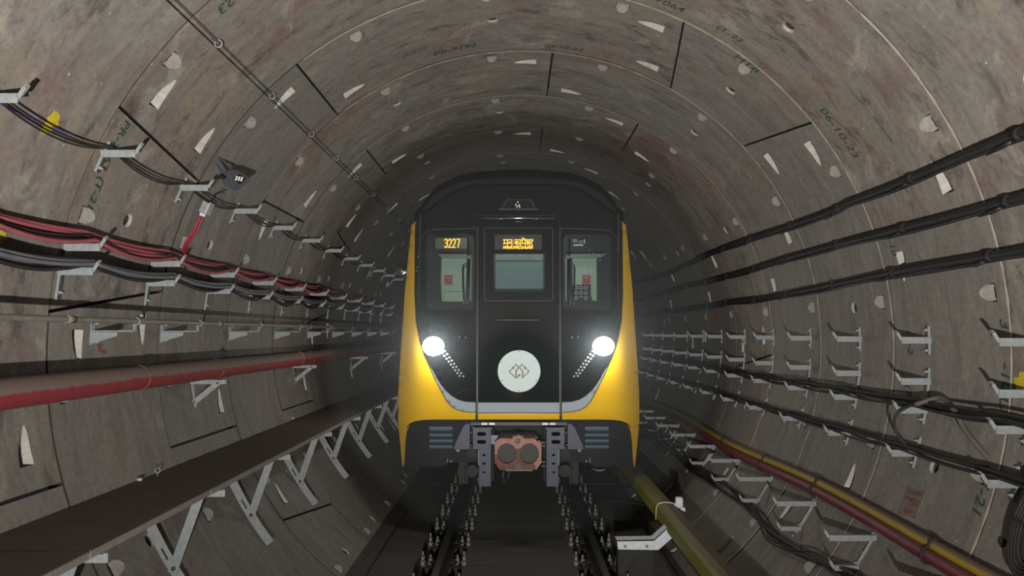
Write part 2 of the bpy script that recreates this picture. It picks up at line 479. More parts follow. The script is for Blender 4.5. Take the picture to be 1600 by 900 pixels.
for nme in zones:
    o = zones[nme].build(nme, [MC, MP, MS, MJ, MPB], origin=(0, 0, 0), attr=True, fix=False)
    tag(o, None, None, kind='structure')

# ---- track slab (floor of the tunnel)
def slab(mb, x0, x1, zt, zb, y0=-1.5, y1=24, wob=0, mat=0):
    ny = 60
    V = []; A = []
    for i in range(ny+1):
        y = y0+(y1-y0)*i/ny
        for x, z in ((x0, zb), (x0, zt), (x1, zt), (x1, zb)):
            xx = x+(wob*math.sin(y*3.1+x)*.5+wob*math.sin(y*7.7))*(1 if x in (x0, x1) else 0)
            V.append((xx, y, z)); A.append((xx+z, y, .3))
    Fc = []
    for i in range(ny):
        for k in range(3): Fc.append((4*i+k, 4*i+k+1, 4*i+5+k, 4*i+4+k))
    mb.add(V, Fc, mat, False, A)
TX = -.03
fl = MB()
slab(fl, TX-.565, TX+.565, -2.236, -2.5, wob=.004)
slab(fl, -1.49, TX-1.04, -2.25, -2.5, wob=.006)
slab(fl, TX+1.04, 1.47, -2.25, -2.5, wob=.006)
slab(fl, -1.7, -1.50, -2.225, -2.5, wob=.004)
slab(fl, 1.49, 1.86, -2.29, -2.6, wob=.004)
slab(fl, TX-1.05, TX-.56, -2.36, -2.6, mat=1); slab(fl, TX+.56, TX+1.05, -2.36, -2.6, mat=1)
tag(fl.build('floor', [MFL, MFD], origin=(0, 0, -2.36), attr=True, fix=False), None, None, kind='structure')

# ---- paint markings on the lining
def text_mesh(body, size, shear=0., font_w=0.):
    cu = bpy.data.curves.new('t', 'FONT'); cu.body = body; cu.size = size; cu.shear = shear; cu.offset = font_w
    cu.resolution_u = 3
    o = bpy.data.objects.new('t', cu); COL.objects.link(o)
    dg = bpy.context.evaluated_depsgraph_get(); me = bpy.data.meshes.new_from_object(o.evaluated_get(dg))
    V = [tuple(v.co) for v in me.vertices]; Fc = [list(p.vertices) for p in me.polygons]
    bpy.data.objects.remove(o); bpy.data.meshes.remove(me)
    return V, Fc
marks = {'wall_left': MB(), 'wall_right': MB(), 'ceiling': MB()}
def mark(zn, body, th, z, size, dirn=1, tilt=0, mat=0, shear=.2):
    """letters run round the ring (dirn=-1: clockwise), tops pointing up the tunnel"""
    V, Fc = text_mesh(body, size, shear, .001)
    out = []
    for x, y, _ in V:
        x2 = x*math.cos(tilt)-y*math.sin(tilt); y2 = x*math.sin(tilt)+y*math.cos(tilt)
        out.append(lin(th+dirn*x2/S2, z-dirn*y2*-1 if dirn < 0 else z+y2, -.007))
    marks[zn].add(out, Fc, mat)
mark('wall_left', 'PR-7063', 150.6, 4.64, .1, 1)
mark('wall_left', '(T-21', 158.4, 4.66, .1, 1)
mark('ceiling', '10-23', 126.5, 4.62, .13, 1)
mark('ceiling', 'PR-9192', 107.5, 7.12, .12, -1)
mark('ceiling', 'PR-7064', 73, 5.8, .12, -1)
mark('ceiling', '(T-22', 59, 5.77, .1, -1)
mark('ceiling', 'HTR', 54, 6.02, .12, -1)
mark('ceiling', '06-10-23', 86, 7.2, .1, -1)
mark('wall_right', '06-10-23', 38.6, 5.72, .125, -1)
mark('wall_right', '(1-2', 1.8, 5.72, .11, -1)
mark('wall_right', '(7-7)', 353.6, 5.72, .1, -1)
mark('wall_right', '16-10', 18.0, 5.76, .1, -1)
mark('wall_right', '3', 3.2, 4.62, .14, -1)
mark('wall_right', '-10-', 357.8, 4.62, .13, -1)
mark('wall_right', 'DC', 353.8, 4.62, .14, -1)
mark('wall_right', '17-21', 345, 4.66, .13, -1)
mark('wall_left', '51', 181, 7.2, .12, 1)
for nme, mb in marks.items():
    par = [o for o in bpy.data.objects if o.name == nme][0]
    ORIG[par.name] = Vector((0, 0, 0))
    mb.build('marking', [MINK], par, fix=False)['label'] = 'green handwritten marking'
# yellow spray spots and blue chalk line on the left wall
sp = MB()
def blob(mb, u, v, r, mat=0, sq=1.):
    t, z = thz(u, v); n = 16
    V = [lin(t, z, -.008)]
    for k in range(n):
        rr = r*(1+.25*math.sin(k*2.3)+.15*math.sin(k*5.1)); V.append(lin(t+rr*math.cos(2*PI*k/n)/S2, z+rr*sq*math.sin(2*PI*k/n), -.008))
    mb.add(V, [(0, 1+k, 1+(k+1) % n) for k in range(n)], mat)
for q in ((82, 186, .05), (74, 196, .04), (88, 180, .03), (1, 345, .045), (3, 368, .035)): blob(sp, *q)
lw = bpy.data.objects['wall_left']
sp.build('spray_mark', simple('yellow_spray', col(168, 150, 26), .9), lw, fix=False)['label'] = 'yellow spray spots'
s2_ = MB(); blob(s2_, 1596, 598, .06)
s2_.build('spray_mark', simple('yellow_spray_right', col(168, 150, 26), .9), bpy.data.objects['wall_right'], fix=False)['label'] = 'yellow spray spot'
ch = MB()
pp = [(0, 158), (25, 170), (50, 183), (75, 192), (100, 204), (112, 212)]
for a, b in zip(pp, pp[1:]):
    ta, za = thz(*a); tb, zb = thz(*b); q = .004
    ch.add([lin(ta-q/S2, za, -.008), lin(ta+q/S2, za, -.008), lin(tb+q/S2, zb, -.008), lin(tb-q/S2, zb, -.008)], [(0, 1, 2, 3)])
ch.build('chalk_line', simple('blue_chalk', col(78, 70, 150), .9), lw, fix=False)['label'] = 'thin blue chalk line'
rm = MB()
pl = [(152, 538), (160, 536), (158, 545), (168, 549), (164, 554), (155, 549)]
rm.add([lin(*thz(*p), -.008) for p in pl], [list(range(6))]); rm.build('paint_mark', simple('red_paint_mark', col(120, 60, 58), .9), lw, fix=False)
om = MB()
q = [thz(u, v) for u, v in ((1109, 486), (1120, 484), (1121, 499), (1111, 502))]
om.add([lin(t, z, -.008) for t, z in q], [(0, 1, 2, 3)])
q = [thz(u, v) for u, v in ((1112, 506), (1118, 503), (1119, 506), (1113, 509))]
om.add([lin(t, z, -.008) for t, z in q], [(0, 1, 2, 3)])
om.build('stencil', MORNG, bpy.data.objects['wall_right'], fix=False)
# steel loops and cement lumps left in the lining
# ------------------------------------------------------------------ brackets on the lining
ORD = ['first', 'second', 'third', 'fourth', 'fifth', 'sixth', 'seventh', 'eighth', 'ninth', 'tenth', 'eleventh', 'twelfth', 'thirteenth', 'fourteenth']
def wallpt(th, y, dr=0): return Vector(lin(th, y, dr))
def cable_bracket(th, y, L, plate=(-.11, .09), h=.045, slope=0, name='cable_bracket'):
    """galvanised arm standing out level from the lining, with an upturned end and a bolted base plate"""
    s = -1 if math.cos(math.radians(th)) > 0 else 1
    P = wallpt(th, y)
    root = thing(name, 'x', 'bracket', P)
    a = MB(); t = .005
    x0 = P.x+s*.004; x1 = x0+s*L
    a.box(((x0+x1)/2, y-.018, P.z), (abs(x1-x0), t, h))                       # front face
    a.box(((x0+x1)/2, y, P.z+h/2-t/2), (abs(x1-x0), .036, t))                  # top flange
    a.bar((x1, y-.002, P.z+h/2-.004), (x1+s*.035, y-.002, P.z+h/2+.045), .030, t, up=(0, 0, 1))
    a.bar((x1, y-.018, P.z+h/2-.02), (x1+s*.03, y-.018, P.z+h/2+.03), .005, .02)
    a.build('arm', MG, root)
    b = MB()
    t0, t1 = [th+q/S2*(-s) for q in plate]
    def pp(q, dr, dy): return wallpt(th-s*q/S2, y+dy, dr)
    V = [pp(q, dr, dy) for q in (plate[0], 0, plate[1]) for dr, dy in ((-.011, .001), (-.011, .044), (.004, .044), (.004, .001))]
    Fc = []
    for i in range(2): Fc += [(4*i+k, 4*i+(k+1) % 4, 4*i+4+(k+1) % 4, 4*i+4+k) for k in range(4)]
    b.add(V, Fc+[(0, 1, 2, 3), (8, 9, 10, 11)])
    V = [pp(q, dr, dy) for q in (plate[0], 0, plate[1]) for dr, dy in ((-.017, -.003), (-.017, .001), (.0, .001), (.0, -.003))]
    b.add(V, Fc+[(0, 1, 2, 3), (8, 9, 10, 11)], 1)
    bp = b.build('base_plate', [MGD, MG], root)
    for q in (plate[0]*.72, plate[1]*.72):
        m = MB(); m.cyl(pp(q, .0, .022), pp(q, -.022, .022), .011, 8); m.cyl(pp(q, 0, .022), pp(q, -.034, .022), .005, 6)
        m.build('bolt', MG, bp)
    return root
def row(th, y0, dy, n, L, desc, group, **k):
    r0 = cable_bracket(th, y0, L, **k); r0['label'] = desc % ORD[0]; r0['group'] = group
    base = Vector(r0.location)
    for i in range(1, n):
        copy_thing(r0, base+Vector((0, dy*i, 0)), desc % ORD[i], group)
row(155.9, 3.5, 1.1, 12, .21, 'galvanized arm under the twin thin wires high on the left, %s from the camera', 'brackets of the top left row')
row(168.2, 3.47, 1.1, 12, .215, 'galvanized arm carrying the red cable bundle, %s from the camera', 'brackets of the red cable row')
row(171.2, 3.46, 1.1, 12, .21, 'galvanized arm carrying the grey cable bundle, %s from the camera', 'brackets of the grey cable row', plate=(-.17, .02))
row(.25, 4.33, 1.085, 12, .205, 'empty galvanized arm in the upper bare row, %s from the camera', 'upper empty brackets on the right wall', plate=(-.1, .1))
row(354.4, 4.33, 1.085, 12, .205, 'empty galvanized arm in the lower bare row, %s from the camera', 'lower empty brackets on the right wall', plate=(-.15, .09))
row(350.3, 4.33, 1.085, 12, .2, 'galvanized arm under the tangled black cables, %s from the camera', 'brackets under the tangled black cables', plate=(-.1, .03))
row(344.1, 4.33, 1.085, 12, .19, 'galvanized arm under the lower black cable run, %s from the camera', 'brackets under the lower black cables', plate=(-.11, .11))
# the two lowest rows share an upright channel bent to the lining
def channel(y, th0, th1, i):
    root = thing('support_channel', 'galvanized upright channel below the yellow and red cables, %s from the camera' % ORD[i], 'channel', wallpt((th0+th1)/2, y), 'support channels low on the right wall')
    m = MB(); n = 6
    V = [wallpt(th0+(th1-th0)*k/n, y+dy, dr) for k in range(n+1) for dr, dy in ((-.022, 0), (-.022, .004), (.0, .004), (.0, .03), (.003, .03), (.003, 0))]
    Fc = []
    for k in range(n): Fc += [(6*k+q, 6*k+(q+1) % 6, 6*k+6+(q+1) % 6, 6*k+6+q) for q in range(6)]
    m.add(V, Fc); m.build('channel_rail', MG, root)
    for t in (th0+.8, (th0+th1)/2, th1-.8):
        b = MB(); b.cyl(wallpt(t, y+.016), wallpt(t, y+.016, -.02), .011, 8); b.build('bolt', MG, root)
for i in range(9): channel(4.45+1.09*i, 330.8, 324.5, i)
row(330.6, 4.44, 1.09, 10, .33, 'long galvanized arm below the yellow and red cables, %s from the camera', 'long brackets below the yellow and red cables', plate=(-.03, .02), h=.04, name='long_cable_bracket')
row(325.6, 4.44, 1.09, 10, .17, 'galvanized arm carrying loose wires near the ground, %s from the camera', 'brackets of the lowest right row', plate=(-.02, .02), h=.035)

# pipe brackets for the thin grey pipe (left wall)
def pipe_bracket(y, i):
    P = wallpt(178.7, y); root = thing('pipe_bracket', 'galvanized gusset bracket holding the thin grey pipe, %s from the camera' % ORD[i], 'bracket', P, 'gusset brackets of the grey pipe')
    x = P.x
    b = MB(); b.box((x+.006, y, P.z), (.008, .012, .155)); b.box((x+.003, y+.02, P.z), (.006, .045, .15)); b.build('base_plate', MG, root)
    g = MB(); g.prism([(x+.01, y-.006, P.z+.005), (x+.175, y-.006, P.z+.005), (x+.175, y-.006, P.z-.02), (x+.01, y-.006, P.z-.07)], (0, 0, 0), (0, .008, 0)); g.build('gusset', MG, root)
    a = MB(); a.box((x+.15, y, P.z+.012), (.28, .03, .008)); a.box((x+.287, y, P.z+.05), (.006, .03, .08)); a.build('arm', MG, root)
    c = MB()
    c.tube([(-2.51+.022*math.cos(k*PI/6), y, .138+.022*math.sin(k*PI/6)) for k in range(0, 13)], .004, 6); c.build('pipe_clamp', MG, root)
    for dz in (-.06, .06):
        q = MB(); q.cyl((x+.005, y+.02, P.z+dz), (x+.045, y+.02, P.z+dz), .006, 6); q.build('bolt', MG, root)
for i, y in enumerate((4.98, 5.97, 7.4, 8.8, 10.2, 11.58, 12.94, 14.3, 15.7)): pipe_bracket(y, i)
def strut_bracket(y, i):
    P = wallpt(187.2, y); x = P.x; root = thing('pipe_bracket', 'galvanized strutted bracket under the thick red pipe, %s from the camera' % ORD[i], 'bracket', P, 'strutted brackets of the red pipe')
    z = -.345
    v = MB(); V = []
    for k in range(5):
        t = 186.2+k*1.35
        V += [wallpt(t, y, -.01), wallpt(t, y+.035, -.01), wallpt(t, y+.035, .003), wallpt(t, y, .003)]
    v.add(V, [(4*i2+k, 4*i2+(k+1) % 4, 4*i2+4+(k+1) % 4, 4*i2+4+k) for i2 in range(4) for k in range(4)]+[(0, 1, 2, 3), (16, 17, 18, 19)]); v.build('base_plate', MG, root)
    a = MB(); a.box((x+.15, y, z), (.29, .04, .035)); a.build('arm', MG, root)
    s = MB(); s.bar((x+.245, y-.024, z), (x+.035, y-.024, z-.175), .008, .045, up=(0, 0, 1)); s.build('strut', MG, root)
    for p in ((x+.235, z-.008), (x+.045, z-.165)):
        q = MB(); q.cyl((p[0], y-.04, p[1]), (p[0], y+.02, p[1]), .009, 8); q.build('bolt', MGD, root)
for i, y in enumerate((3.5, 6.5, 9.46, 12.75, 15.7)): strut_bracket(y, i)

# ------------------------------------------------------------------ pipes and cables
def path(fn, y0, y1, step):
    n = int((y1-y0)/step); return [fn(y0+(y1-y0)*i/n) for i in range(n+1)]
def cable(name, fn, y0, y1, step, r, mat, label, cat='cable', group=None, n=8):
    m = MB(); m.tube(path(fn, y0, y1, step), r, n); return tag(m.build(name, mat), label, cat, group)
PY0, PY1 = 1.8, 24
def wob(y, a, k, p=0): return a*(math.sin(k*y+p)+.5*math.sin(2.3*k*y+1.7*p))
# thick red pipe with wire ties
rp = thing('red_pipe', 'thick dusty red pipe running along the left wall above the walkway', 'pipe', (-2.58, 6, -.3))
m = MB(); m.tube(path(lambda y: (-2.575, y, -.235), PY0, PY1, 1.), .08, 20); m.build('pipe_run', MRP, rp)
for y in (5.15, 6.45, 9.4, 12.6, 15.6):
    m = MB(); m.tube([(-2.575+.0835*math.cos(a), y+.012*math.sin(a*.5), -.235+.0835*math.sin(a)) for a in [k*PI/12 for k in range(0, 25)]], .0035, 5)
    m.build('wire_tie', MW, rp)
for y in (3.3, 8.9):
    m = MB(); m.cyl((-2.575, y, -.235), (-2.575, y+.09, -.235), .086, 20); m.build('coupling', MRP, rp)
gp = thing('grey_pipe', 'thin grey galvanized pipe clamped along the left wall', 'pipe', (-2.51, 6, .1))
m = MB(); m.tube(path(lambda y: (-2.51, y, .138), PY0, PY1, 1.), .0175, 14); m.build('pipe_run', MGP, gp)
for y in (4.2, 6.35, 9.2): m = MB(); m.cyl((-2.51, y, .138), (-2.51, y+.07, .138), .021, 14); m.build('coupling', MGP, gp)
# twin wires on the top left row
def sag(y, y0, d, s): 
    q = ((y-y0)/d) % 1; return -s*4*q*(1-q)
for k, (dx, sg, r) in enumerate(((.045, .085, .006), (.08, .062, .006))):
    cable('black_wire', lambda y: (-2.558+dx+.01*math.sin(y*2+k), y, 1.143+.034+sag(y, 3.5, 1.1, sg)-.0), PY0, 17, .11, r, MBT,
          ('upper thin black wire sagging between the top left brackets', 'lower thin black wire sagging between the top left brackets')[1-k], group='thin black wires on the top left row')
# red bundle
RB = [(.05, .042, .012, .0125), (.078, .04, .02, .0125), (.105, .043, .016, .0125), (.132, .041, .024, .0125), (.064, .064, .012, .012), (.175, .045, .06, .0125), (.16, .04, .04, .011), (.092, .066, .02, .012), (.12, .066, .014, .012), (.078, .088, .012, .0115), (.106, .09, .02, .0115)]
for k, (dx, dz, sg, r) in enumerate(RB):
    c = MRC if k not in (6,) else MBK
    cable('red_cable' if k != 6 else 'black_cable', lambda y: (-2.745+dx+wob(y, .006, 2.2, k), y, .573+dz+sag(y, 3.47, 1.1, sg)+wob(y, .005, 1.3, k*2)), PY0, 19, .11, r, c,
          'red cable in the bundle on the left wall' if k < 5 or k > 6 else 'red cable hanging lowest under the left wall red bundle' if k == 5 else 'black cable hanging among the red cables on the left wall',
          group='red cables in the bundle' if k < 5 or k > 6 else None)
for k in range(3):
    cable('black_cable', lambda y: (-2.745+.085+.03*k+wob(y, .006, 1.7, k), y, .573+.048+.012*k+sag(y, 3.47, 1.1, .03+.01*k)), PY0, 19, .11, .007, MBT,
          'thin black cable threaded between the red cables on the left wall', group='thin black cables in the red bundle')
for k in range(9):
    dx = .04+.0215*k
    cable('grey_cable', lambda y: (-2.768+dx+wob(y, .004, 1.9, k), y, .425+.046+(.02 if k % 2 else 0)+sag(y, 3.46, 1.1, .010+.003*k)+wob(y, .004, 1.1, k)), PY0, 19, .11, .0125, MGC,
          'grey cable in the flat bundle on the left wall', group='grey cables in the bundle')
for k, (dx, sg) in enumerate(((.16, .07), (.185, .09))):
    cable('black_cable', lambda y: (-2.768+dx, y, .425+.05+sag(y, 3.46, 1.1, sg*(1+.3*math.sin(y*.9)))), PY0, 15, .11, .011, MBK,
          'black cable drooping below the grey bundle, %s of two' % ('upper', 'lower')[k], group='black cables drooping below the grey bundle')
# heavy cables on the right wall
HC = [('uppermost', lambda y: 23.35+.06*(y-4)+(0.5*math.sin((y-1.)*.9) if y > 6 else .2*math.sin(y*2)), ), ('middle', lambda y: 17.0+.2*math.sin(y*1.1)), ('lowest', lambda y: (10.9-.28*(y-4.3) if y < 9 else 9.6)+.15*math.sin(y*1.4))]
for k, h in enumerate(HC):
    root = thing('heavy_black_cable', '%s of the three heavy black cables clamped to the right wall' % h[0], 'cable', wallpt(h[1](5), 5, -.06), 'heavy black cables on the right wall')
    fn = lambda y: wallpt(h[1](y), y, -.075+.012*math.sin(y*2.8+k))
    m = MB(); m.tube(path(fn, 2., 24, .18), .026, 12); m.build('cable_run', MBK, root)
    m = MB(); m.tube(path(lambda y: fn(y)+Vector((-.002, 0, -.034+.006*math.sin(y*3.3))), 2., 24, .18), .011, 8); m.build('cable_run', MBT, root)
    for y in [3.9+k*.3+1.12*i for i in range(14)]:
        m = MB(); p = fn(y); d = (wallpt(h[1](y), y, .02)-p)
        m.tube([p+(fn(y+.045)-p)*t for t in (0, 1)], .034, 12); m.bar(p+Vector((0, .02, -.01)), p+Vector((0, .02, -.01))+d, .05, .03)
        m.build('cable_clamp', MBK, root)
        m = MB(); m.tube([p+Vector((-.02, .045, -.03)), p+Vector((-.03, .12, -.045)), p+Vector((.0, .3, -.045))], [.012, .012, .004], 6); m.build('loose_tail', MBT, root)
# tangled black cables on two right rows
for k in range(5):
    a = .045+.028*k
    cable('black_cable', lambda y: (2.768-a+wob(y, .012, 1.9, k*1.3), y, -.46+.04+.025*(k % 2)+sag(y, 4.33, 1.085, .035*(k % 3)/2+.008)+wob(y, .01, .9, k)), 2.2, 21, .12, .009+.002*(k % 2), MBK,
          'black cable in the tangled run halfway up the right wall', group='tangled black cables on the right wall')
for k in range(5):
    a = .035+.027*k
    cable('black_cable', lambda y: (2.7-a+wob(y, .008, 1.6, k*1.9), y, -.765+.038+.018*(k % 2)+sag(y, 4.33, 1.085, .02*(k % 3)/2+.008)+wob(y, .006, 1.1, k)), 2.2, 21, .12, .0085+.002*(k % 2), MBK,
          'black cable in the neat lower run on the right wall', group='lower black cables on the right wall')
# loops hanging off the tangle
def spl(P, n=8):
    P = [Vector(p) for p in P]; Q = [P[0]*2-P[1]]+P+[P[-1]*2-P[-2]]; out = []
    for i in range(1, len(Q)-2):
        for k in range(n):
            t = k/n; a, b, c, d = Q[i-1:i+3]
            out.append(.5*((2*b)+(c-a)*t+(2*a-5*b+4*c-d)*t*t+(3*b-a-3*c+d)*t**3))
    return out+[P[-1]]
m = MB(); m.tube(spl([at(1430, 632, 5.2), at(1470, 622, 5.1), at(1492, 642, 4.9), at(1508, 672, 4.8), at(1532, 702, 4.7), at(1560, 733, 4.6)]), .0165, 10)
tag(m.build('flexible_conduit', simple('conduit_brown', col(78, 70, 64), .7)), 'thick grey-brown conduit slanting down from the tangle to the lower run', 'conduit')
m = MB(); m.tube(spl([at(1445, 628, 5.2), at(1418, 636, 5.3), at(1398, 652, 5.35), at(1402, 678, 5.35), at(1418, 698, 5.3), at(1440, 706, 5.2), at(1465, 712, 5.1)]), .0095, 8)
tag(m.build('black_cable', MBK), 'black cable loop bulging down between the two cable runs on the right wall', 'cable')
# yellow and red pair
ry = lambda y: wallpt(332.3+.6*math.sin(y*1.15+.6), y, -.1)
cable('yellow_cable', lambda y: wallpt(333.6+.5*math.sin(y*1.15+.4), y, -.075), 2.4, 22, .15, .036, MYC, 'thick dusty yellow cable lashed above the red one low on the right wall', n=14)
cable('red_cable', lambda y: wallpt(332.0+.55*math.sin(y*1.15+.6), y, -.085), 2.4, 22, .15, .042, MRW, 'thick dull red cable lashed under the yellow one low on the right wall', n=14)
for i, y in enumerate([4.75, 5.0, 6.55, 7.9, 9.4, 11]):
    if i == 1: continue
    m = MB()
    c1 = wallpt(333.6+.5*math.sin(y*1.15+.4), y, -.075); c2 = wallpt(332.0+.55*math.sin(y*1.15+.6), y, -.085)
    d = (c2-c1).normalized(); up = Vector((-d.z, 0, d.x))
    pts = [c1-d*.04+up*.0]
    loop = [c1+Vector((math.cos(a), 0, math.sin(a)))*.042 for a in [k*PI/6 for k in range(12)]]+[c2+Vector((math.cos(a), 0, math.sin(a)))*.048 for a in [k*PI/6 for k in range(12)]]
    cx = sum((p for p in loop), Vector())/len(loop); loop.sort(key=lambda p: math.atan2((p-cx).z, (p-cx).x))
    hull = [p for p in loop if (p-cx).length > .03]
    m.tube(hull+[hull[0]], .009, 8)
    j = [4.75, 6.55, 7.9, 9.4, 11].index(y)
    tag(m.build('cable_tie', MKD), 'black lashing round the yellow and red cables, %s from the camera' % ORD[j], 'cable tie', 'lashings round the yellow and red cables')
# loose wires on the lowest row
LW = [at(1000, 676, 12.5), at(1040, 697, 11.2), at(1060, 712, 10.4), at(1085, 735, 9.9), at(1130, 760, 8.8), at(1165, 788, 8.), at(1190, 812, 7.4), at(1205, 835, 6.9), at(1235, 858, 6.4), at(1270, 872, 6.), at(1330, 902, 5.4), at(1400, 940, 4.9)]
LW2 = [(u, v) for u, v in ()]
for k, (du, dv, r) in enumerate(((0, 0, .010), (6, -7, .009), (-6, 5, .009), (10, -2, .007), (4, 9, .007), (-2, -9, .011))):
    P = []
    for i, p in enumerate(LW):
        q = 1.2*math.sin(i*1.9+k*2.1); sc = p.y/1212
        w = Vector((p.x+(du*.6+4*q)*sc, p.y, p.z-(dv*.6+4*math.cos(i*2.3+k))*sc))
        rr = math.hypot(w.x, w.z)
        if rr > 2.74: w.x *= 2.74/rr; w.z *= 2.74/rr
        P.append(w)
    m = MB(); m.tube(spl(P, 5), r, 7); tag(m.build('black_wire', MBT), 'thin black wire in the loose bunch hung near the ground on the right', 'wire', 'loose black wires near the ground')
# messenger wire with ring hooks at the upper left
mw = [(at(275, 0, 4.2)+Vector((.02, 0, -.02)))]
hooks = [(335, 57, 4.86), (422, 140, 5.96), (483, 202, 7.13), (521, 241, 8.12), (553, 272, 9.16), (579, 300, 10.28), (603, 323, 11.51), (620, 340, 12.6), (637, 357, 13.89)]
for j, (u, v, y) in enumerate(hooks):
    P = wallpt(135.65, y); c = wallpt(135.65, y, -.045)
    root = thing('ring_hook', 'small ring hook holding the twin wire high on the left, %s from the camera' % ORD[j], 'hook', P, 'ring hooks of the twin wire')
    m = MB(); m.tube([c+Vector((math.cos(a), 0, math.sin(a)))*.024 for a in [k*PI/6 for k in range(13)]], .0055, 6); m.build('ring', MG, root)
    m = MB(); m.tube([P+(P-c)*.2, c+(P-c)*.35], .0045, 6); m.build('shank', MG, root)
    m = MB(); m.tube([c+Vector((-.015, -.005, .012)), c+Vector((-.06, -.04, .045))], .003, 5); m.build('wire_end', MBT, root)
for k in range(2):
    m = MB(); P = []
    for y in [2.5, 3.3, 4.1]+[h[2] for h in hooks]: P.append(wallpt(135.65+(.6 if k else -.1), y, -.045+(.012 if k else -.008)))
    m.tube(spl(P, 6), .0032, 6)
    tag(m.build('hanging_wire', MBT), 'thin twin wire strung through ring hooks high on the left', 'wire', 'twin wire through the ring hooks')
# ------------------------------------------------------------------ emergency walkway on the left
XB, XF, ZT = -2.635, -2.03, -.935
for i in range(13):
    y0 = 2.2+i*1.42; y1 = y0+1.415
    root = thing('walkway_board', 'dark ribbed walkway panel along the left wall, %s from the camera' % ORD[i], 'walkway panel', ((XB+XF)/2, y0, ZT-.035), 'walkway panels along the left wall')
    m = MB(); m.box(((XB+XF)/2, (y0+y1)/2, ZT-.006), (XF-XB, y1-y0-.006, .012), bev=.002); m.build('deck', MWALK, root)
    m = MB(); m.box((XF-.004, (y0+y1)/2, ZT-.022), (.01, y1-y0-.008, .034)); m.box((XF-.02, (y0+y1)/2, ZT-.038), (.034, y1-y0-.008, .004)); m.build('front_edge', MWALKE, root)
for i, y in enumerate([3.72, 5.2, 6.7, 8.2, 9.7, 11.25, 12.75, 14.3]):
    root = thing('walkway_bracket', 'galvanized braced bracket carrying the walkway, %s from the camera' % ORD[i], 'bracket', wallpt(212, y), 'braced brackets under the walkway')
    def W(t, dr, dy): return wallpt(t, y+dy, dr)
    m = MB(); n = 10; t0, t1 = 202.5, 218.8
    V = [W(t0+(t1-t0)*k/n, dr, dy) for k in range(n+1) for dr, dy in ((-.072, 0), (-.072, .006), (-.006, .006), (-.006, .035), (0, .035), (0, 0))]
    Fc = []
    for k in range(n): Fc += [(6*k+q, 6*k+(q+1) % 6, 6*k+6+(q+1) % 6, 6*k+6+q) for q in range(6)]
    m.add(V, Fc+[tuple(range(6)), tuple(6*n+q for q in range(6))]); m.build('curved_rail', MG, root)
    m = MB(); V = [W(209.6+.9*k, dr, -.002) for k in range(3) for dr in (-.042, -.03)]
    m.add(V, [(0, 1, 3, 2), (2, 3, 5, 4)]); m.build('slot', MKD, root)
    pv = W(212.8, -.045, 0); top = Vector((XF-.13, y, ZT-.07))
    m = MB(); d = (top-pv).normalized(); m.bar(pv-d*.03, top+d*.02, .012, .062, up=(0, 0, 1)) if False else m.bar(Vector(pv)+Vector((0, -.01, 0))-d*.03, top+Vector((0, -.01, 0))+d*.02, .008, .062, up=(1, 0, .3)); m.build('strut', MG, root)
    m = MB(); m.prism([(XB+.02, y, ZT-.045), (XF+.03, y, ZT-.04), (XF+.03, y, ZT-.085), (XF-.12, y, ZT-.085), (XB+.02, y, ZT-.12)], (0, 0, 0), (0, .008, 0)); m.box(((XB+XF)/2, y+.02, ZT-.042), (XF-XB+.02, .04, .006)); m.build('arm', MG, root)
    m = MB(); m.cyl(pv+Vector((0, -.022, 0)), pv+Vector((0, .01, 0)), .016, 10); m.build('pivot_bolt', MGD, root)
# little debris / anchors on the deck
for j, (u, v) in enumerate(((246, 742), (218, 752), (302, 712), (457, 655))):
    p = at(u, v, (.064+.93)/(-ray(u, v)[1])); m = MB()
    if j == 0:
        m.tube([p+Vector((0, .0, .03))+Vector((math.cos(a)*.018, 0, math.sin(a)*.018)) for a in [k*PI/6 for k in range(13)]], .004, 6); m.tube([p+Vector((0, 0, -.02)), p+Vector((0, 0, .014))], .004, 6)
        tag(m.build('eye_bolt', MG), 'small eye bolt standing at the back edge of the walkway', 'bolt')
    else:
        m.sphere(p+Vector((0, 0, .012)), .018, sc=(1.2, .9, .7), n=8); tag(m.build('cement_lump', MP, attr=True), ('small pale cement lump at the back edge of the walkway, nearest the eye bolt', 'pale cement lump on the back edge of the walkway under the red pipe bracket', 'pale cement lump far along the walkway')[j-1], 'rubble')

